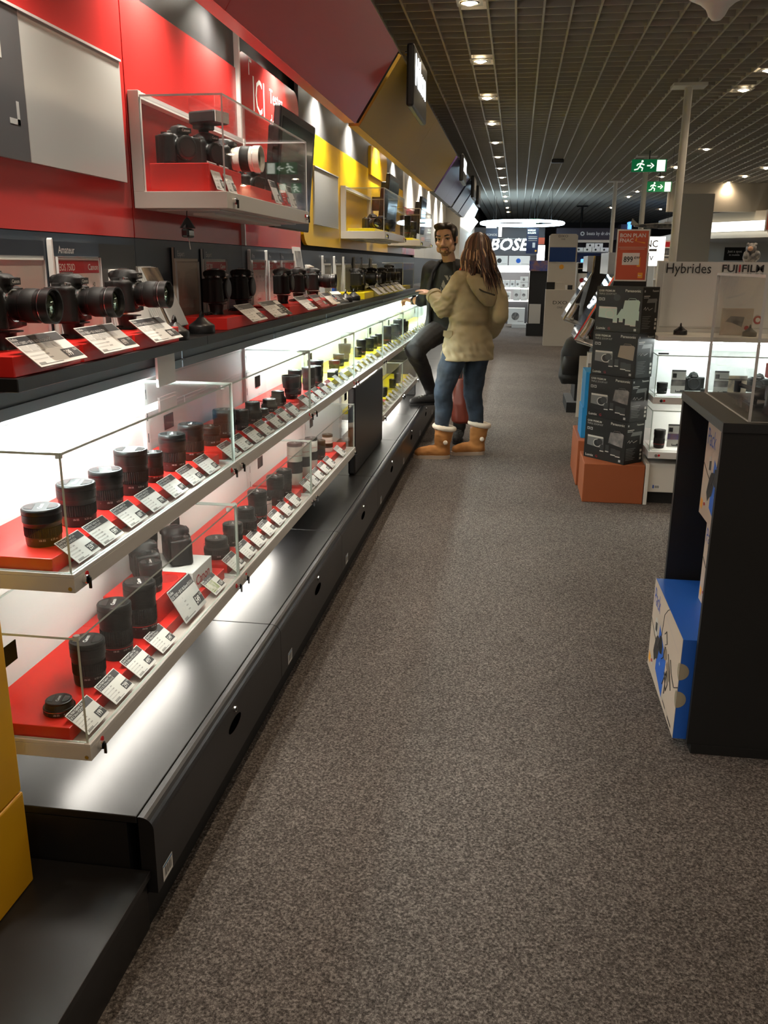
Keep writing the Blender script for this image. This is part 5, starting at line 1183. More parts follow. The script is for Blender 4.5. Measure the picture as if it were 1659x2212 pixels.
for nm, x0, x1, z0, z1, y, m, lb in (('lightbox', .44, .62, 0, 1.9, 21.8, 'lit_white', 'bright white lightbox half hidden behind the beige totem'), ('orange_sign', .42, .60, 1.92, 2.07, 21.7, 'orange_card', 'orange-red sign above the white lightbox')):
    b = MB(); b.box(x0, x1, y, y + .05, z0, z1, m); tag(b.build(nm), lb, 'sign')
t = thing('ceiling_sign', 'dark sign with white lettering beside the glowing ring, above the BOSE wall', 'sign', (-.66, 22.2, 2.05))
b = MB(); b.box(-.80, -.52, 22.2, 22.26, 2.05, 2.30, 'poster_navy'); b.build('panel', t); b = MB(); b.text('SONOS', .075, 'light_print', frame((-.66, 22.199, 2.12), (1, 0, 0), (0, 0, 1)), 'c', True, .001); b.build('lettering', t)
b = MB(); b.box(-.80, -.55, 22.2, 22.26, 2.301, 2.40, 'lit_white'); b.box(-.5, -.42, 22.15, 22.2, 2.10, 2.40, 'lit_white'); tag(b.build('lightbox'), 'bright white lit strip above the dark ceiling sign', 'light panel')
# glowing ring light
t = thing('ring_light', 'large glowing blue-white ring light hanging at the end of the aisle', 'ceiling light', (0, 19.6, 2.38))
for nm, rx, ry, cx, dz, rr in (('outer_ring', .90, 1.25, .05, 0, .030), ('inner_ring', .55, .85, -.22, .01, .024)):
    b = MB(); b.tube([(cx + rx * math.cos(2 * math.pi * i / 64), 20.4 + ry * math.sin(2 * math.pi * i / 64), 2.33 + dz) for i in range(64)], rr, 'neon', 8, True); b.build(nm, t)
b = MB()
for x, y in ((-.55, 19.46), (.65, 19.46), (.65, 21.34), (-.55, 21.34)): b.cyl((x, y, 2.33), (x, y, 2.95), .004, n=6, m='ink')
b.build('suspension', t)

# beats wall and shelf right of the totem
t = thing('speaker_fixture', 'dark display wall headed beats with white speaker cartons, behind the consoles', 'display wall', (1.9, 22.8, 0))
b = MB(); b.box(.9, 2.45, 22.6, 23.1, 2.05, 2.32, 'beats_dark'); b.box(.9, 2.45, 22.95, 23.1, 0, 2.05, 'beats_dark'); b.box(2.40, 2.55, 22.4, 23.1, 0, 2.4, 'beats_dark'); k = b.build('wall_panel', t)
b = MB(); b.text('beats by dr.dre', .11, 'light_print', frame((1.62, 22.598, 2.16), (1, 0, 0), (0, 0, 1)), 'l', True, .002, .85); b.lathe([(.025, .002), (.05, .002)], 20, 'light_print', frame((1.52, 22.598, 2.19), (1, 0, 0), (0, 0, 1)), cap=False); b.build('lettering', k)
b = MB(); b.box(1.0, 2.2, 22.4, 22.95, 1.98, 2.04, 'silver'); b.box(1.0, 2.2, 22.4, 22.95, 1.74, 1.765, 'slate'); b.box(1.0, 2.2, 22.4, 22.95, 1.45, 1.48, 'slate'); b.build('shelf', t)
for i in range(4): cart(1.36 + i * .20, 1.55 + i * .20, 22.42, 1.766, 1.865, 'white speaker carton in the bottom row of the beats wall, ' + ORD[i] + ' from left', 'paper', 'ink', 'speaker cartons')
for i in range(2): cart(1.62 + i * .20, 1.81 + i * .20, 22.42, 1.866, 1.965, 'white speaker carton in the top row of the beats wall, ' + ('left', 'right')[i], 'paper', 'ink', 'speaker cartons')
b = MB(); b.box(1.52, 1.95, 22.45, 22.6, 1.50, 1.60, 'neon_blue'); tag(b.build('speaker_dock', bevel=.02), 'blue-lit speaker on the shelf below the white speaker cartons', 'speaker')
b = MB(); b.box(2.56, 2.62, 22.2, 22.6, 0, 2.45, 'neon_blue'); tag(b.build('light_strip'), 'upright bluish light strip beside the beats wall', 'light')
t = thing('silver_rack', 'grey metal rack with headphone cartons right of the beige totem', 'rack', (1.35, 18.2, 0))
b = MB(); b.box(1.14, 1.17, 18, 18.5, 0, 1.5, 'steel_paint'); b.box(1.6, 1.63, 18, 18.5, 0, 1.5, 'steel_paint'); b.box(1.14, 1.63, 18.45, 18.5, 0, 1.5, 'slate'); b.build('frame', t)
for z in (1.49, 1.38, 1.02, .7): b = MB(); b.box(1.17, 1.6, 18.0, 18.45, z, z + .015, 'steel_paint'); b.build('shelf', t)
cart(1.18, 1.36, 18.05, 1.0355, 1.30, 'tall white headphone carton on the grey rack', 'paper', 'red_print', 'cartons on the grey rack'); cart(1.39, 1.55, 18.05, 1.0355, 1.27, 'second white headphone carton on the grey rack', 'paper', 'ink', 'cartons on the grey rack')
# white end panel and pale far wall on the left
b = MB(); b.box(-1.19, -.93, 14.40, 14.45, 0, 2.6, 'cream'); struct(b, 'trim_3')
b = MB(); b.box(-1.19, -1.10, 14.46, 22.6, 0, 2.45, 'pillar_paint'); struct(b, 'trim_4')
t = thing('side_light', 'white lit panel high on the left wall before the aisle end', 'light panel', (-1.0, 17, 2.2))
b = MB(); b.prism([(-1.08, 2.14), (-1.07, 2.12), (-.90, 2.34), (-.91, 2.36)], 16.4, 20.0, 'lit_white', T=XZ(0)); b.build('panel', t)
b = MB(); b.prism([(-1.1, 2.39), (-.93, 2.39), (-.86, 2.55), (-.9, 2.6), (-1.1, 2.6)], 14.5, 19.0, 'plate_white', T=XZ(0)); b.build('hood', t)
# poles, pillar, exit signs
def pole(x, y, r, m, label, z1=2.95, foot=True):
    t = thing('ceiling_pole', label, 'pole', (x, y, 0), 'poles up to the ceiling')
    b = MB(); b.cyl((x, y, 0), (x, y, z1 - .02), r, n=18, m=m); b.build('tube', t)
    b = MB(); b.box(x - .14, x + .14, y - .10, y + .10, z1 - .025, z1 - .001, m); b.build('top_plate', t)
pole(1.38, 8.45, .034, 'steel_paint', 'white round pole rising behind the white gondola, nearest and thickest'); pole(1.725, 13.5, .036, 'pillar_paint', 'grey pole in front of the exit signs')
pole(1.705, 17.4, .036, 'pillar_paint', 'thin grey pole left of the exit signs'); pole(1.60, 24.5, .03, 'black_matte', 'thin black pole behind the beige totem')
b = MB(); b.box(2.0, 2.40, 12.0, 12.5, 0, 2.325, 'pillar_paint'); struct(b, 'trim_5')
def exit_sign(x0, x1, y, z0, z1, label):
    t = thing('exit_sign', label, 'exit sign', ((x0 + x1) / 2, y, z0), 'green exit signs')
    b = MB(); b.box(x0, x1, y, y + .03, z0, z1, 'green_sign'); b.build('panel', t, bevel=.003)
    h = z1 - z0; T = frame((x0, y - .0006, z0), (1, 0, 0), (0, 0, 1)); b = MB()
    w = x1 - x0; b.rect(w * .72, w * .96, h * .04, h * .94, 'sign_glow', T)
    b.add([(w * .44, h * .44, .0004), (w * .56, h * .44, .0004), (w * .56, h * .54, .0004), (w * .44, h * .54, .0004)], [(0, 1, 2, 3)], 'sign_glow', T=T); b.add([(w * .53, h * .28, .0004), (w * .57, h * .28, .0004), (w * .65, h * .49, .0004), (w * .57, h * .70, .0004), (w * .53, h * .70, .0004), (w * .60, h * .49, .0004)], [(0, 1, 2, 5), (5, 2, 3, 4)], 'sign_glow', T=T)
    b.lathe([(0, .0005), (h * .09, .0005)], 14, 'sign_glow', T @ M.Translation((w * .30, h * .84, 0)), cap=False)
    for ps in (((.28, .72), (.23, .42)), ((.27, .66), (.36, .55)), ((.27, .68), (.17, .60), (.15, .48)), ((.23, .42), (.32, .30), (.30, .08)), ((.23, .42), (.18, .22), (.08, .16))):
        b.tube([T @ V((w * a, h * c, .0004)) for a, c in ps], h * .055, 'sign_glow', 6)
    b.build('running_figure', t)
    b = MB(); b.cyl(((x0 + x1) / 2, y + .015, z1), ((x0 + x1) / 2, y + .015, 2.95), .008, n=8, m='ink'); b.build('hanger', t)
exit_sign(1.47, 1.93, 13.0, 2.68, 2.84, 'green exit sign with running figure, nearer of two beside the white pole'); exit_sign(2.02, 2.41, 15.5, 2.61, 2.77, 'green exit sign with running figure, lower and farther of two')
exit_sign(.22, .46, 21.9, 2.40, 2.50, 'tiny far green exit sign under the glowing ring')
b = MB(); b.box(.42, .60, 13.9, 14.0, 2.90, 2.949, 'ink'); tag(b.build('smoke_detector', bevel=.01), 'small dark detector on the ceiling grid over the aisle', 'detector')
# right background: lit soffit, shelves, posters
b = MB(); b.box(2.75, 8.9, 18.0, 18.1, 2.44, 2.95, 'soffit_beige'); struct(b, 'trim_6')
t = thing('light_band', 'long bright light band above the far right shelves', 'light panel', (5, 17.6, 2.2))
b = MB(); b.add([(3.2, 19.5, 2.28), (7.2, 14.0, 2.28), (7.2, 14.0, 2.10), (3.2, 19.5, 2.10)], [(0, 1, 2, 3)], 'lit_soffit'); b.add([(3.2, 19.56, 2.28), (7.2, 14.06, 2.28), (7.2, 14.06, 2.10), (3.2, 19.56, 2.10)], [(3, 2, 1, 0)], 'cream')
b.build('band', t)
b = MB(); b.prism([(3.2, 19.6), (7.2, 14.1), (8.9, 14.1), (8.9, 22), (3.2, 22)], 1.98, 2.10, 'cream'); b.prism([(3.2, 19.6), (7.2, 14.1), (8.9, 14.1), (8.9, 22), (3.2, 22)], 2.28, 2.46, 'soffit_beige'); struct(b, 'trim_7')
b = MB(); b.box(2.9, 8.9, 22, 22.1, 0, 1.98, 'cream'); struct(b, 'trim_8')
t = thing('wall_poster', 'dark poster with white lettering on the far right wall', 'poster', (4.7, 20.9, 1.60))
b = MB(); b.box(4.52, 4.95, 20.95, 20.97, 1.58, 1.86, 'kit_black'); b.build('sheet', t); b = MB(); b.text('Just a spot', .07, 'light_print', frame((4.735, 20.949, 1.75), (1, 0, 0), (0, 0, 1)), 'c', True, .001); b.text('in mobile', .06, 'light_print', frame((4.735, 20.949, 1.68), (1, 0, 0), (0, 0, 1)), 'c', True, .001); b.build('lettering', t)
t = thing('lit_sign', 'bright white lightbox with dark lettering behind the red offer sign', 'sign', (2.35, 16, 1.5))
b = MB(); b.box(2.12, 2.47, 16, 16.08, 1.45, 1.93, 'lit_white'); b.build('box', t); T = frame((2.14, 15.999, 1.76), (1, 0, 0), (0, 0, 1)); b = MB(); b.text('NC', .16, 'photo_dark', T, 'l', True, .001, .9); b.rect(.07, .20, -.07, -.03, 'slate', T); b.text('V', .11, 'slate', T @ M.Translation((.12, -.22, 0)), 'c', True, .001); b.build('lettering', t)
t = thing('stock_shelf', 'shelf of colourful goods behind the white pole', 'shelf unit', (2.6, 17, 0))
b = MB(); b.box(2.5, 2.9, 17.2, 17.25, 0, 1.9, 'cream'); [b.box(2.5, 2.9, 16.95, 17.2, z, z + .02, 'cream') for z in (1.2, 1.48, 1.62, 1.76)]; b.build('frame', t)
for i, (z, m) in enumerate(((1.641, 'photo_dark'), (1.501, 'box_tan'), (1.781, 'red_print'))): b = MB(); b.box(2.52, 2.88, 17.0, 17.15, z, z + .09, m); tag(b.build('goods_box'), ('dark', 'tan', 'red')[i] + ' box on the shelf behind the white pole', 'box')
def hsign(x0, x1, y, z0, z1, label):
    t = thing('hanging_sign', label, 'sign', ((x0 + x1) / 2, y, z0)); b = MB(); b.box(x0, x1, y, y + .006, z0, z1, 'paper'); b.box(x0 + .01, x1 - .01, y - .001, y, z0 + .01, z1 - .01, 'orange_card'); b.build('sheet', t)
    b = MB(); b.text('BON', .07, 'paper', frame((x0 + .02, y - .0015, z1 - .09), (1, 0, 0), (0, 0, 1)), 'l', True, .0005); b.text('PLAN', .07, 'paper', frame((x0 + .02, y - .0015, z1 - .16), (1, 0, 0), (0, 0, 1)), 'l', True, .0005); b.build('lettering', t)
    b = MB(); b.cyl(((x0 + x1) / 2, y, z1), ((x0 + x1) / 2, y, 2.95), .003, n=6, m='ink'); b.build('wire', t)
hsign(1.772, 2.0, 7.0, 1.70, 1.85, 'red hanging offer sign cut by the right frame edge')
# model plane, plush toy, hanging white lamp
t = thing('model_plane', 'black and cream model plane hanging behind the grey pole', 'model plane', (1.85, 12.6, 1.9))
b = MB(); b.loft([((1.52, 12.6, 1.965), (0, .02, 0), (0, 0, .012)), ((1.7, 12.6, 1.965), (0, .04, 0), (0, 0, .03)), ((1.95, 12.6, 1.97), (0, .05, 0), (0, 0, .045)), ((2.2, 12.6, 1.95), (0, .04, 0), (0, 0, .03))], 'photo_dark', 14); b.build('fuselage', t)
b = MB(); b.prism([(1.85, 12.2), (2.05, 12.2), (2.12, 12.6), (2.05, 13.2), (1.9, 13.2), (1.82, 12.6)], 1.985, 2.0, 'cream'); b.build('wing', t); b = MB(); b.prism([(1.47, 1.98), (1.56, 1.96), (1.57, 1.99), (1.49, 2.06)], -12.61, -12.59, 'light_print', T=frame((0, 0, 0), (1, 0, 0), (0, 0, 1))); b.build('tail_fin', t)
b = MB(); b.cyl((1.95, 12.6, 2.0), (1.95, 12.6, 2.949), .002, n=6, m='ink'); b.build('wire', t)
t = thing('plush_toy', 'dark plush animal sitting above the far gondola, near the right edge', 'plush toy', (3.9, 16.0, 1.45))
b = MB(); b.ball((3.88, 16, 1.60), (.13, .1, .11), 'photo_dark'); b.ball((3.87, 15.97, 1.75), (.085, .085, .085), 'photo_dark'); b.ball((3.81, 15.95, 1.81), .03, 'photo_dark'); b.ball((3.93, 15.95, 1.81), .03, 'photo_dark'); b.ball((3.79, 15.93, 1.63), (.05, .05, .08), 'photo_dark'); b.ball((3.97, 15.93, 1.63), (.05, .05, .08), 'photo_dark')
organic(b, 'body', .012, t, 2); b = MB(); b.ball((3.84, 15.90, 1.74), (.045, .03, .04), 'skin_light'); b.build('muzzle', t)
b = MB(); b.box(3.5, 4.6, 15.8, 16.3, 0, 1.488, 'cream'); tag(b.build('white_counter', bevel=.005), 'plain white counter under the plush toy, far right', 'counter')
t = thing('pendant_lamp', 'white cone-shaped pendant lamp cut by the top frame edge', 'lamp', (.825, 4.5, 2.505))
b = MB(); b.lathe([(.004, 2.505), (.02, 2.509), (.035, 2.525), (.05, 2.555), (.08, 2.58), (.13, 2.605), (.17, 2.64), (.18, 2.68)], 28, 'white', M.Translation((.825, 4.5, 0))); b.build('shade', t); b = MB(); b.cyl((.825, 4.5, 2.67), (.825, 4.5, 2.95), .006, n=8, m='ink'); b.build('cord', t)
# ------------------------------------------------------------------ two people by the showcases
def hand(mb, wrist, d, nrm, curl=(20, 25, 20), m='skin_light', side=1, k=1., thumb=(.55, .75, .1), spread=.006):
    w = V(wrist); d = V(d).normalized(); nrm = V(nrm); nrm = (nrm - d * nrm.dot(d)).normalized(); s = d.cross(nrm) * side
    mb.loft([(w - d * .03, s * .026 * k, nrm * .020 * k), (w, s * .027 * k, nrm * .018 * k), (w + d * .04 * k, s * .038 * k, nrm * .015 * k), (w + d * .08 * k, s * .040 * k, nrm * .012 * k), (w + d * .088 * k, s * .036 * k, nrm * .009 * k)], m, 16)
    for i, L in enumerate((.066, .076, .071, .056)):
        o = (-.030 + .020 * i) * -1
        p = w + d * (.084 - abs(i - 1.3) * .004) * k + s * o * k; dd = (d + s * o * spread * 60).normalized(); pts = [p]; nn = nrm.copy(); ax = s * side
        for j, a in enumerate(curl):
            q = M.Rotation(R(a) * 1, 3, dd.cross(nn).normalized())
            # bend towards the palm side
            t = (dd * math.cos(R(a)) + nn * math.sin(R(a))).normalized(); nn = (nn * math.cos(R(a)) - dd * math.sin(R(a))).normalized(); dd = t
            p = p + dd * L * k * (.46, .30, .24)[j]; pts.append(p)
        mb.limb(pts, [.0095 * k, .0090 * k, .0082 * k, .0072 * k], m, 10)
    t0 = w + d * .022 * k + s * .026 * k; td = (d * thumb[0] + s * thumb[1] + nrm * thumb[2]).normalized(); t1 = t0 + td * .038 * k; t2 = t1 + (td * .6 + d * .6 + nrm * thumb[2]).normalized() * .032 * k
    mb.limb([t0, t1, t2], [.013 * k, .0105 * k, .0085 * k], m, 10)
def fold(amp, sc, ax=(1, 1, 1)):
    return lambda p: amp * (noise.noise(V((p.x * sc * ax[0], p.y * sc * ax[1], p.z * sc * ax[2]))) + .5 * noise.noise(V((p.x * sc * 2.3 * ax[0], p.y * sc * 2.3, p.z * sc * 2.3 * ax[2]))))

# ---- woman with long hair in a khaki parka
wm = thing('person', 'woman seen from behind in khaki parka, jeans and furry tan boots, left arm raised', 'person', (-.36, 6.68, 0))
wl = V((-.77, -.64, 0)); wf = V((-.64, .77, 0)); up = V((0, 0, 1))
b = MB(); hc = V((-.305, 6.73, 1.545))
b.ball(hc, (.072, .082, .10), 'skin_woman'); b.ball(hc + wf * .055 + up * -.03, (.05, .05, .06), 'skin_woman'); b.ball(hc + wf * .095 + up * -.02, (.014, .014, .018), 'skin_woman')
for sg in (-1, 1): b.ball(hc + wl * .072 * sg, (.014, .014, .026), 'skin_woman')
b.limb([hc + up * -.06, (-.315, 6.71, 1.40)], [.052, .058], 'skin_woman')
for c, a, d in (((-.33, 6.69, 1.38), .12, .07), ((-.325, 6.69, 1.28), .15, .09), ((-.33, 6.69, 1.1), .13, .09), ((-.335, 6.68, .95), .15, .10), ((-.34, 6.68, .86), .155, .11)): pass
b.loft([((-.32, 6.70, 1.40), wl * .06, wf * .055), ((-.315, 6.70, 1.36), wl * .14, wf * .07), ((-.32, 6.69, 1.25), wl * .15, wf * .09), ((-.335, 6.68, 1.08), wl * .13, wf * .09), ((-.34, 6.68, .95), wl * .15, wf * .10), ((-.34, 6.68, .83), wl * .15, wf * .10)], 'skin_woman')
LA = [V((-.435, 6.60, 1.345)), V((-.535, 6.60, 1.125)), V((-.618, 6.75, 1.222))]; RA = [V((-.165, 6.78, 1.34)), V((-.112, 6.66, 1.075)), V((-.165, 6.83, .955))]
b.limb(LA, [.036, .036, .027], 'skin_woman'); b.limb(RA, [.036, .036, .027], 'skin_woman')
hand(b, LA[2] + V((-.018, .012, .012)), (-.72, .42, .22), (.2, .0, -1), (8, 12, 10), 'skin_woman', 1, .92)
hand(b, RA[2] + V((-.01, .03, -.01)), (-.5, .8, -.2), (-.6, -.5, 0), (30, 40, 30), 'skin_woman', 1, .9)
LL = [V((-.415, 6.63, .86)), V((-.515, 6.575, .52)), V((-.520, 6.585, .09))]; RL = [V((-.265, 6.74, .86)), V((-.298, 6.755, .48)), V((-.262, 6.78, .09))]
for q in (LL, RL): b.limb(q, [.07, .045, .03], 'skin_woman')
organic(b, 'body', .006, wm, 2, mats=['skin_woman'])
# jeans
b = MB()
for q in (LL, RL):
    k = q[1] + (q[2] - q[1]) * .3 + V((.012, .02, 0)); z = q[2] + up * .12
    b.limb([q[0], q[0] * .5 + q[1] * .5 + V((-.008, -.004, 0)), q[1], k, q[2] + up * .16], [.100, .092, .072, .068, .054], 'denim')
b.loft([((-.34, 6.685, .80), wl * .17, wf * .12), ((-.34, 6.685, .90), wl * .175, wf * .125), ((-.34, 6.685, .97), wl * .15, wf * .105)], 'denim')
organic(b, 'jeans', .009, wm, 3, fold(.006, 11, (1, 1, 1.6)), mats=['denim'])
# parka
b = MB()
b.loft([((-.322, 6.70, 1.42), wl * .065, wf * .06), ((-.318, 6.70, 1.385), wl * .13, wf * .08), ((-.312, 6.695, 1.34), wl * .175, wf * .095), ((-.318, 6.69, 1.24), wl * .182, wf * .115), ((-.332, 6.685, 1.10), wl * .172, wf * .118), ((-.340, 6.68, 1.01), wl * .168, wf * .115), ((-.342, 6.68, .92), wl * .196, wf * .148), ((-.345, 6.68, .82), wl * .212, wf * .165), ((-.347, 6.68, .755), wl * .218, wf * .172)], 'khaki', 28)
b.limb([LA[0] + V((.02, .02, -.01)), LA[0] * .5 + LA[1] * .5 + V((-.004, 0, -.01)), LA[1] + V((0, 0, -.006)), LA[1] * .45 + LA[2] * .55, LA[2] + V((.012, -.02, -.014))], [.074, .068, .062, .060, .056], 'khaki')
b.limb([RA[0] + V((-.02, 0, -.01)), RA[0] * .5 + RA[1] * .5 + V((.012, 0, 0)), RA[1], RA[1] * .5 + RA[2] * .5, RA[2]], [.074, .070, .064, .058, .052], 'khaki')
def parka(p):
    e = math.exp(-((p - LA[1]).length / .14) ** 2); s = math.exp(-((p - LA[0]).length / .13) ** 2); h = math.exp(-((p.z - .84) / .06) ** 2); wst = math.exp(-((p.z - 1.015) / .02) ** 2) * (1 if p.x > -.47 else 0)
    return .007 * noise.noise(p * 7) + .005 * noise.noise(V((p.x * 16, p.y * 16, p.z * 26))) + .016 * e * noise.noise(V((p.x * 14 + p.z * 30, p.y * 10, p.z * 34 - p.x * 26))) + .011 * s * noise.noise(V((p.x * 30, p.y * 8, p.z * 28))) + .012 * h * noise.noise(V((p.x * 34 + p.z * 20, p.y * 12, p.z * 18))) - .005 * wst
pk_ = organic(b, 'parka', .008, wm, 3, parka, mats=['khaki'])
b = MB(); T = frame(LA[2] + V((.008, -.014, -.010)), (.6, .55, .1), (.3, -.5, .8)); b.T = None
dd = (LA[2] - LA[1]).normalized(); ex = dd.cross(up).normalized(); T = frame(LA[2] + dd * -.012, ex, dd.cross(ex)); b.lathe([(.052, -.02), (.060, -.018), (.061, .016), (.052, .02)], 24, 'khaki', T, cap=False); b.build('cuff', pk_)
b = MB()
for t_, w in ((.0, .0),): pass
hb = V((-.265, 6.66, 1.335))
b.loft([(hb + V((-.02, .02, .06)), wl * .10, wf * .035), (hb + V((.0, -.035, .02)), wl * .135, wf * .035), (hb + V((.03, -.055, -.06)), wl * .125, wf * .034), (hb + V((.055, -.05, -.13)), wl * .085, wf * .030), (hb + V((.07, -.035, -.18)), wl * .04, wf * .020)], 'khaki', 22)
organic(b, 'hood', .008, wm, 4, fold(.006, 9), mats=['khaki'])
b = MB(); b.tube([hb + V((-.12, -.045, .01)), hb + V((-.06, -.098, -.03)), hb + V((.03, -.115, -.075)), hb + V((.11, -.075, -.10))], .006, 'khaki_dark', 8); b.build('hood_seam', pk_)
b = MB(); T = frame((-.498, 6.545, .925), (-.42 * -1, -.6, 0), (0, 0, 1)); T = frame((-.492, 6.55, .925), (.86, -.30, 0), (.02, .06, 1)); b.prism([(-.03, .052), (-.034, .012), (-.012, .0), (.018, -.004), (.04, .016), (.04, .052)], 0, .007, 'khaki', T); b.build('pocket_flap', pk_, bevel=.002)
b = MB(); b.tube([V((-.452, 6.60, 1.372)), V((-.42, 6.565, 1.352)), V((-.405, 6.57, 1.345)), V((-.372, 6.58, 1.372))], .0035, 'khaki_dark', 6); b.build('shoulder_piping', pk_)
# scarf and hair
b = MB(); b.ball((-.395, 6.69, 1.40), (.035, .04, .045), 'scarf'); b.ball((-.37, 6.68, 1.42), (.04, .04, .035), 'scarf'); b.tube([(-.25, 6.76, 1.41), (-.32, 6.66, 1.42), (-.40, 6.68, 1.41), (-.40, 6.76, 1.40)], .03, 'scarf', 10); organic(b, 'scarf', .007, wm, 3, fold(.005, 20), mats=['scarf'])
b = MB(); b.ball(hc + up * .012 - wf * .012, (.092, .098, .110), 'hair_dark', 20, 14); b.loft([(hc + up * .0 - wf * .02, wl * .09, wf * .075), (hc + up * -.10 - wf * .03, wl * .105, wf * .07), (hc + up * -.19 - wf * .045 + V((.01, 0, 0)), wl * .115, wf * .055), (hc + up * -.25 - wf * .06 + V((.03, 0, 0)), wl * .08, wf * .03)], 'hair_dark', 20)
rnd = random.Random(5)
for i in range(330):
    th = rnd.uniform(-2.35, 2.35) + math.pi; bl = rnd.random()
    mt = 'hair_blond' if bl < .15 else 'hair_mid' if bl < .52 else 'hair_dark'
    dirv = (wf * math.cos(th) + wl * math.sin(th)); pts = []; rr = rnd.uniform(.98, 1.06)
    cr = hc + up * .012 - wf * .015
    for ph in (.10, .45, .8, 1.15, 1.5):
        pts.append(cr + dirv * math.sin(ph) * .094 * rr + up * math.cos(ph) * .113 * rr)
    ln = rnd.uniform(.16, .28) + (.05 if (dirv.x > .2) else 0); out = rnd.uniform(.0, .05); sw = rnd.uniform(-.02, .02); back = -wf * .03
    for j in range(1, 7):
        t_ = j / 6
        pts.append(pts[4] + up * -ln * t_ + dirv * (out * t_ - .02 * t_ * t_) + back * t_ + V((sw * math.sin(t_ * 5), .015 * math.sin(t_ * 4 + i), 0)) + V((.035 * t_ * t_ if dirv.x > 0 else -.02 * t_, 0, 0)))
    r0 = rnd.uniform(.0035, .0068)
    b.tube(pts, [r0 * .8] + [r0] * (len(pts) - 4) + [r0 * .8, r0 * .55, r0 * .2], mt, 5)
b.build('hair', wm)
# furry boots
def boot(an, toe, label=None):
    an = V(an); toe = V(toe); d = (toe - V((an.x, an.y, 0))); d.z = 0; L = d.length; d.normalize(); s = V((-d.y, d.x, 0)); o = V((an.x, an.y, 0))
    b = MB(); b.loft([(o + up * .03 - d * .005, d * .058, s * .042), (o + up * .10, d * .060, s * .046), (o + up * .16 - d * .006, d * .068, s * .058), (o + up * .235 - d * .012, d * .074, s * .066)], 'suede', 22)
    b.loft([(o + up * .032 - d * .055, s * .030, d * .02), (o + up * .032, s * .043, d * .055)], 'suede')
    b.limb([o + up * .058 - d * .01, o + up * .056 + d * L * .40, o + up * .046 + d * L * .68, o + up * .042 + d * (L - .045)], [.05, .046, .042, .036], 'suede')
    bt = organic(b, 'boot', .007, wm, 3, lambda p: .004 * noise.noise(V((p.x * 18, p.y * 18, p.z * 40))), mats=['suede'])
    b = MB(); pts = []
    for i in range(24):
        a = 2 * math.pi * i / 24; pts.append(((-.062 if math.cos(a) < 0 else L) * abs(math.cos(a)) ** .8 * (1 if math.cos(a) > 0 else 1), .046 * math.sin(a) * (1.05 if math.cos(a) > 0 else .9)))
    T = frame(o, d, s); b.prism(pts, .0, .028, 'sole', T); b.build('sole', bt, bevel=.004)
    b = MB(); b.tube([o + up * (.242 + .012 * math.cos(2 * math.pi * i / 26)) - d * .012 + d * .074 * math.cos(2 * math.pi * i / 26) + s * .066 * math.sin(2 * math.pi * i / 26) for i in range(26)], [.020 + .004 * noise.noise(V((i * .9, 0, 0))) for i in range(26)], 'fur', 10, True); b.build('fur_trim', bt)
    b = MB(); b.ball(o + up * .135 + d * -.02 - s * .066 * (1 if s.y > 0 else -1), .018, 'fur'); b.build('pompom', bt)
boot((-.512, 6.595, 0), (-.735, 6.565, 0)); boot((-.25, 6.785, 0), (-.455, 6.725, 0))

# ---- bearded man in a black jacket, one foot on the drawers
mn = thing('person', 'bearded man in black jacket facing the camera, one foot up on the drawer units', 'person', (-.5, 7.4, 0))
ml = V((.94, -.35, 0)); mf = V((-.35, -.94, 0))
F = V((-.20, -.975, -.06)).normalized(); Lx = V((.975, -.20, .07)).normalized(); U3 = Lx.cross(F) * 1; U3 = F.cross(Lx) * -1 if F.cross(Lx).z < 0 else F.cross(Lx); H = V((-.588, 7.42, 1.640))
P = lambda x, y, z: H + Lx * (x * 1.15) + F * (y * 1.07) + U3 * (z * 1.07)
HT = M(((Lx.x, F.x, U3.x, H.x), (Lx.y, F.y, U3.y, H.y), (Lx.z, F.z, U3.z, H.z), (0, 0, 0, 1))) @ M.Diagonal((1.15, 1.07, 1.07, 1))
b = MB()
def hb_(c, r, m='skin_light'): b.ball(c, r, m, 18, 12, T=HT)
hb_((0, -.015, .035), (.073, .092, .082)); hb_((0, .018, -.02), (.061, .072, .085)); hb_((0, .034, -.076), (.046, .045, .034)); hb_((0, .064, -.100), (.021, .018, .017)); hb_((0, .055, .05), (.055, .035, .04))
for sg in (-1, 1):
    hb_((sg * .036, .060, -.022), (.024, .024, .026)); hb_((sg * .011, .094, -.036), (.010, .011, .008)); hb_((sg * .074, -.005, -.005), (.010, .020, .031)); hb_((sg * .032, .078, .027), (.024, .013, .009)); hb_((sg * .05, .02, -.06), (.018, .04, .03))
b.limb([P(0, .086, .012), P(0, .096, -.012), P(0, .106, -.032)], [.008, .010, .0125]); hb_((0, .086, -.062), (.024, .011, .0065)); hb_((0, .085, -.073), (.020, .011, .007))
neck0 = P(0, -.015, -.09); b.limb([neck0, (-.56, 7.455, 1.47), (-.552, 7.47, 1.42)], [.053, .056, .07])
b.loft([((-.55, 7.47, 1.44), ml * .06, mf * .055), ((-.55, 7.47, 1.40), ml * .16, mf * .08), ((-.555, 7.465, 1.28), ml * .165, mf * .10), ((-.565, 7.46, 1.08), ml * .14, mf * .095), ((-.57, 7.47, .92), ml * .15, mf * .105)], 'skin_light')
rA = [V((-.712, 7.52, 1.40)), V((-.772, 7.62, 1.165)), V((-.842, 7.625, 1.147))]; rW = V((-.875, 7.655, 1.143)); lA = [V((-.392, 7.41, 1.40)), V((-.318, 7.42, 1.13)), V((-.365, 7.22, .93))]
b.limb([rA[0], rA[1], rA[2], rW], [.042, .040, .036, .029]); b.limb(lA, [.042, .040, .030])
hand(b, rW, (-.80, .35, .12), (-.15, .1, -1), (38, 42, 30), 'skin_light', -1, 1., (.45, .8, .55), .003)
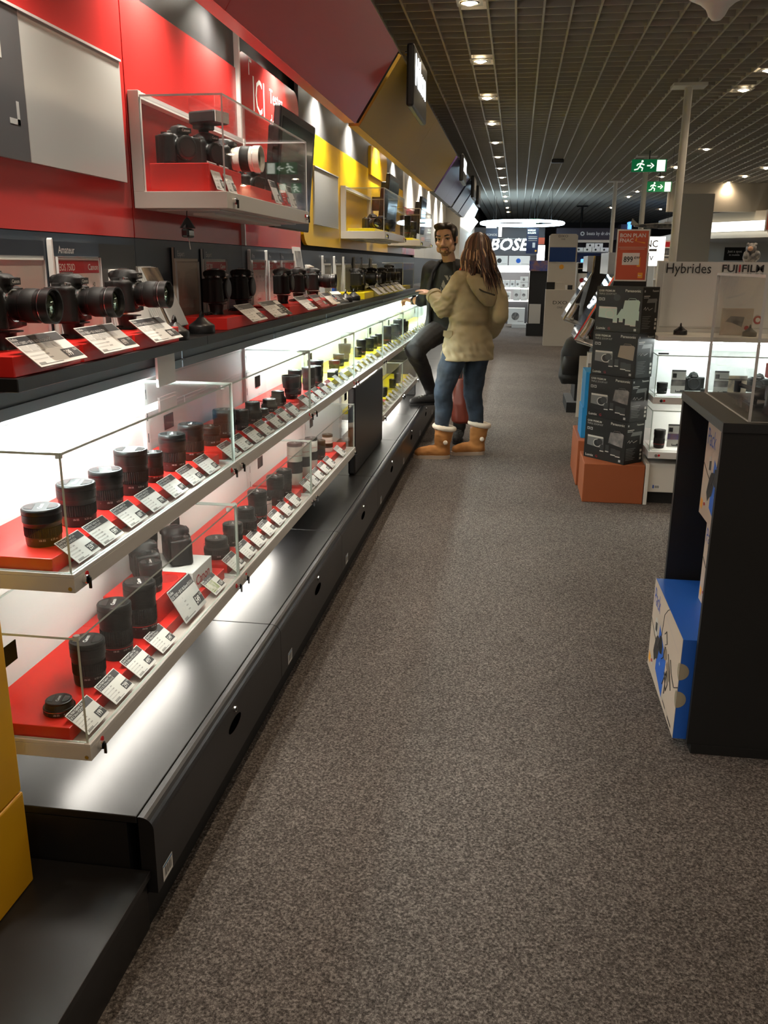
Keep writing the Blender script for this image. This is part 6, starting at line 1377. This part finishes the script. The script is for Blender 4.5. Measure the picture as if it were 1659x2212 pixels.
hand(b, lA[2], (-.1, -.55, -.8), (-.9, .1, .1), (45, 60, 40), 'skin_light', 1)
RLg = [V((-.645, 7.46, .90)), V((-.785, 6.93, .785)), V((-.688, 7.42, .41))]; LLg = [V((-.495, 7.47, .90)), V((-.44, 7.38, .50)), V((-.428, 7.35, .09))]
for q in (RLg, LLg): b.limb(q, [.07, .046, .032])
inv = HT.inverted()
def face_m(c):
    q = inv @ c
    if -.135 < q.z < .10 and q.y > -.02 and abs(q.x) < .075:
        if q.y > .070 and -.0705 < q.z < -.0575 and abs(q.x) < .021: return 2
        if q.y > .070 and -.0575 < q.z < -.0465 and abs(q.x) < .032: return 1
        if q.y > .05 and -.09 < q.z < -.057 and .027 < abs(q.x) < .034: return 1
        if q.z < -.081 - .02 * noise.noise(q * 60) and q.z > -.125 and q.y > .03: return 1
        if abs(q.x) > .058 and -.10 < q.z < -.03 and 0 < q.y < .03: return 1
    return 0
organic(b, 'body', .0048, mn, 4, mats=['skin_light', 'beard', 'lip'], matfn=face_m)
for sg in (-1, 1):
    b = MB(); b.ball((sg * .031, .0765, .008), (.0112, .0105, .0058), 'eye_white', 16, 10, T=HT); e = b.build('eye', mn)
    b = MB(); b.ball((sg * .031 + .002, .0850, .008), (.0056, .0030, .0054), 'eye_dark', 12, 8, T=HT); b.build('iris', e)
    b = MB(); b.tube([P(sg * .044, .0745, .010), P(sg * .031, .0870, .0135), P(sg * .018, .0840, .010)], .0036, 'hair_man', 6); b.build('eyelid', e)
    b = MB(); b.tube([P(sg * .052, .070, .030), P(sg * .036, .091, .0375), P(sg * .014, .095, .031)], [.003, .005, .0045], 'hair_man', 8); b.build('eyebrow', mn)
b = MB()
for c, r in (((0, -.022, .052), (.081, .098, .078)), ((0, .050, .096), (.056, .036, .026)), ((-.025, .058, .108), (.036, .030, .022)), ((.03, .052, .100), (.032, .03, .022)), ((-.045, .03, .10), (.030, .04, .025)), ((0, -.07, .0), (.066, .045, .075))): hb_(c, r, 'hair_man')
for sg in (-1, 1): hb_((sg * .067, .012, .040), (.014, .034, .038), 'hair_man'); hb_((sg * .068, .018, .008), (.009, .012, .026), 'hair_man')
organic(b, 'hair', .006, mn, 1, lambda p: .005 * noise.noise(V((p.x * 40, p.y * 40, p.z * 22))), mats=['hair_man'], cut=lambda c: (inv @ c).y > .055 and (inv @ c).z < .068)
# t-shirt with pale print
b = MB()
b.loft([((-.55, 7.465, 1.468), ml * .075, mf * .068), ((-.55, 7.47, 1.425), ml * .165, mf * .095), ((-.552, 7.465, 1.30), ml * .18, mf * .118), ((-.56, 7.46, 1.10), ml * .165, mf * .115), ((-.568, 7.465, .98), ml * .168, mf * .118), ((-.57, 7.47, .93), ml * .165, mf * .118)], 'tee_dark', 28)
mc = V((-.555, 7.465, 0))
def tee_m(c):
    x = (c - mc).dot(ml); y = (c - mc).dot(mf)
    if y > .05 and 1.10 < c.z < 1.36 and x > -.075 + (c.z - 1.10) * .30 and noise.noise(V((x * 30 + c.z * 16, c.z * 9, 3))) > -.02: return 1
    return 0
organic(b, 't_shirt', .007, mn, 2, fold(.005, 10), mats=['tee_dark', 'tee_print'], matfn=tee_m)
b = MB()
b.loft([((-.55, 7.478, 1.490), ml * .082, mf * .074), ((-.55, 7.475, 1.440), ml * .178, mf * .105), ((-.552, 7.47, 1.30), ml * .20, mf * .132), ((-.562, 7.465, 1.10), ml * .188, mf * .130), ((-.57, 7.47, .98), ml * .195, mf * .138), ((-.575, 7.475, .90), ml * .20, mf * .142)], 'jacket_black', 28)
b.limb([rA[0], rA[0] * .5 + rA[1] * .5, rA[1], rA[2] + V((.03, .0, .0))], [.080, .070, .062, .052], 'jacket_black'); b.limb([lA[0], lA[1], lA[2]], [.080, .062, .05], 'jacket_black')
organic(b, 'jacket', .008, mn, 3, fold(.006, 9), mats=['jacket_black'], cut=lambda c: (c - mc).dot(mf) > .02 and abs((c - mc).dot(ml) - .01) < .115 - max(0, c.z - 1.32) * .35 and c.z > .93 and (c - rA[1]).length > .1)
b = MB()
for sg, w in ((-1, .115), (1, .12)):
    b.tube([mc + ml * (sg * w * .55) + mf * .07 + up * 1.47, mc + ml * (sg * w * .85) + mf * .122 + up * 1.38, mc + ml * (sg * w) + mf * .130 + up * 1.25, mc + ml * (sg * w) + mf * .126 + up * 1.05, mc + ml * (sg * w) + mf * .13 + up * .94], .011, 'jacket_black', 8)
b.build('lapels', mn)
# trousers, shoes, watch
b = MB()
b.limb([RLg[0], RLg[0] * .5 + RLg[1] * .5 + V((0, 0, .012)), RLg[1], RLg[1] * .55 + RLg[2] * .45 + V((.012, .03, 0)), RLg[2]], [.105, .092, .074, .066, .050], 'black_denim')
b.limb([LLg[0], LLg[0] * .5 + LLg[1] * .5, LLg[1], LLg[2] + up * .03], [.105, .09, .07, .056], 'black_denim')
b.loft([((-.57, 7.47, .84), ml * .16, mf * .12), ((-.57, 7.47, .93), ml * .17, mf * .122), ((-.568, 7.468, .985), ml * .165, mf * .118)], 'black_denim')
def jd(p):
    e = math.exp(-((p - RLg[1]).length / .16) ** 2)
    return .005 * noise.noise(p * 9) + .010 * e * noise.noise(V((p.x * 8, p.y * 10, p.z * 46 + p.x * 30)))
organic(b, 'trousers', .008, mn, 3, jd, mats=['black_denim'])
def shoe(heel, toe, z, an):
    heel = V(heel); toe = V(toe); d = (toe - heel).normalized(); s = V((-d.y, d.x, 0)); L = (toe - heel).length; o = V((heel.x, heel.y, z))
    b = MB(); b.limb([o + up * .052 + d * .045, o + up * .048 + d * L * .5, o + up * .040 + d * (L - .07), o + up * .034 + d * (L - .035)], [.042, .040, .036, .029], 'shoe_black'); b.limb([o + up * .06 + d * .05, V(an)], [.045, .048], 'shoe_black')
    sh = organic(b, 'shoe', .007, mn, 3, mats=['shoe_black'])
    b = MB(); pts = [(L * .5 + L * .5 * math.cos(2 * math.pi * i / 24), .040 * math.sin(2 * math.pi * i / 24) * (1.05 - .12 * math.cos(2 * math.pi * i / 24))) for i in range(24)]; b.prism(pts, 0, .018, 'black_matte', frame(o, d, s)); b.build('sole', sh, bevel=.003)
    b = MB()
    for j in range(4): q = o + d * (L * .45 + .022 * j) + up * (.092 - .009 * j); b.tube([q - s * .028, q + up * .006, q + s * .028], .003, 'kit_grey', 6)
    b.build('laces', sh)
shoe((-.625, 7.44, 0), (-.865, 7.33, 0), .2868, (-.688, 7.42, .40)); shoe((-.425, 7.41, 0), (-.445, 7.13, 0), .0005, (-.428, 7.36, .13))
b = MB(); q = rA[2] * .25 + rW * .75; dd = (rW - rA[2]).normalized(); ex = dd.cross(up).normalized(); T = frame(q, ex, dd.cross(ex)); b.lathe([(.033, -.012), (.036, -.011), (.036, .011), (.033, .012)], 22, 'black_matte', T, cap=False); w_ = b.build('watch', mn)
b = MB(); b.T = T; b.cyl((0, -.034, 0), (0, -.045, 0), .018, n=20, m='black_gloss'); b.build('watch_face', w_)
# bag between the two
t = thing('shoulder_bag', 'dark red leather bag hanging between the legs of the two people', 'bag', (-.39, 7.08, .19))
b = MB(); b.loft([((-.385, 7.08, .19), (.045, 0, 0), (0, .05, 0)), ((-.39, 7.08, .21), (.085, 0, 0), (0, .07, 0)), ((-.395, 7.085, .36), (.095, 0, 0), (0, .075, 0)), ((-.41, 7.09, .50), (.06, 0, 0), (0, .05, 0)), ((-.41, 7.09, .56), (.04, 0, 0), (0, .035, 0))], 'bag_red', 22)
organic(b, 'body', .008, t, 3, lambda p: .010 * noise.noise(V((p.x * 22, p.y * 12, p.z * 5))), mats=['bag_red'])
b = MB(); b.tube([(-.43, 7.09, .55), (-.42, 7.10, .70), (-.385, 7.12, .845), (-.38, 7.10, .70), (-.395, 7.09, .55)], .009, 'bag_red', 8); b.build('strap', t)
# ------------------------------------------------------------------ recessed ceiling lamps
LAMPS = []
def downlight(x, y, label, e=1.):
    t = thing('recessed_spotlight', label, 'ceiling light', (x, y, 2.94), 'recessed ceiling spotlights')
    b = MB(); b.box(x - .078, x + .078, y - .078, y + .078, 2.944, 2.949, 'steel_paint'); b.lathe([(.052, 2.938), (.06, 2.943)], 24, 'silver', M.Translation((x, y, 0)), cap=False); b.build('frame', t)
    b = MB(); b.lathe([(.0, 2.9425), (.046, 2.9425)], 20, 'lamp_glow', M.Translation((x, y, 0)), cap=False); b.ball((x, y, 2.944), (.036, .036, .016), 'lamp_glow', 12, 6); b.build('bulb', t)
    LAMPS.append((x, y, e))
rows = ((-.357, 'row over the aisle beside the canopy', (-.4, 1.16, 2.70, 4.25, 5.79, 7.34, 8.88, 10.43, 11.98, 13.52, 15.06, 16.6, 18.15, 19.7, 21.2, 22.7, 25.2, 27.3)),
        (1.89, 'row above the black cabinet', (1.2, 4.0, 7.91, 8.72)),
        (2.4, 'middle row over the right side', (-.4, 2.7, 5.8, 12.86, 15.15, 16.62, 17.87, 19.84, 21.35, 25.22)),
        (3.8, 'far right row', (2.7, 6, 9.5, 12.6, 15.35, 16.71, 17.95, 25.97)), (5.0, 'outermost right row', (4, 8, 12, 16, 20.07, 25.27)))
for x, nm, ys in rows:
    for i, y in enumerate(ys): downlight(x, y, 'recessed ceiling spotlight, ' + (ORD[i] if i < 16 else ('second-last', 'last')[i - 16]) + ' of the ' + nm, 30)
# ------------------------------------------------------------------ camera and light
cam = bpy.data.cameras.new('camera'); co = bpy.data.objects.new('camera', cam); COL.objects.link(co)
yaw, pit, rol = R(-8.3126), R(15.9793), R(.4631)
f = V((math.sin(yaw) * math.cos(pit), math.cos(yaw) * math.cos(pit), -math.sin(pit))); r = V((math.cos(yaw), -math.sin(yaw), 0)); u = r.cross(f)
r2 = r * math.cos(rol) + u * math.sin(rol); u2 = u * math.cos(rol) - r * math.sin(rol)
co.matrix_world = M(((r2.x, u2.x, -f.x, 0), (r2.y, u2.y, -f.y, 0), (r2.z, u2.z, -f.z, 1.45), (0, 0, 0, 1)))
cam.sensor_fit = 'HORIZONTAL'; cam.sensor_width = 36; cam.lens = 1872.7 / 1659 * 36; cam.clip_start = .05; cam.clip_end = 100
S.camera = co
def light(kind, name, loc, e, col, to=None, size=.1, spot=90, blend=.6, sy=None):
    l = bpy.data.lights.new(name, kind); l.energy = e; l.color = col
    if kind == 'AREA':
        l.size = size
        if sy: l.shape = 'RECTANGLE'; l.size_y = sy
    else: l.shadow_soft_size = size
    if kind == 'SPOT': l.spot_size = R(spot); l.spot_blend = blend
    o = bpy.data.objects.new(name, l); COL.objects.link(o); o.location = loc
    if to is not None: o.rotation_euler = (V(to) - V(loc)).to_track_quat('-Z', 'Y').to_euler()
    return o
WARM = (1, .78, .55)
for y, z in SPOTS:
    light('SPOT', 'wall_spot_light', (-1.033, y, 2.38), 85, (1, .93, .80), (-1.155, y, 1.95), .025, 120, .9)
for k in [k for k in range(12) if k != 1]:      # the batten tubes under the counter
    light('AREA', 'batten_light', (-1.075, Yk(k) + PITCH / 2, 1.150), 9, (.92, 1, .97), (-1.10, Yk(k) + PITCH / 2, .6), .03, sy=PITCH - .1).rotation_euler = (0, R(-8), 0)
for (x, y, e) in LAMPS:
    light('SPOT', 'ceiling_lamp_light', (x, y, 2.918), e, WARM, (x, y, 0), .04, 150, 1)
S.world = bpy.data.worlds.new('World'); S.world.use_nodes = True
bg = S.world.node_tree.nodes['Background']; bg.inputs[0].default_value = (1, .86, .72, 1); bg.inputs[1].default_value = .25
S.view_settings.view_transform = 'Standard'; S.view_settings.look = 'None'; S.view_settings.exposure = 0; S.view_settings.gamma = 1
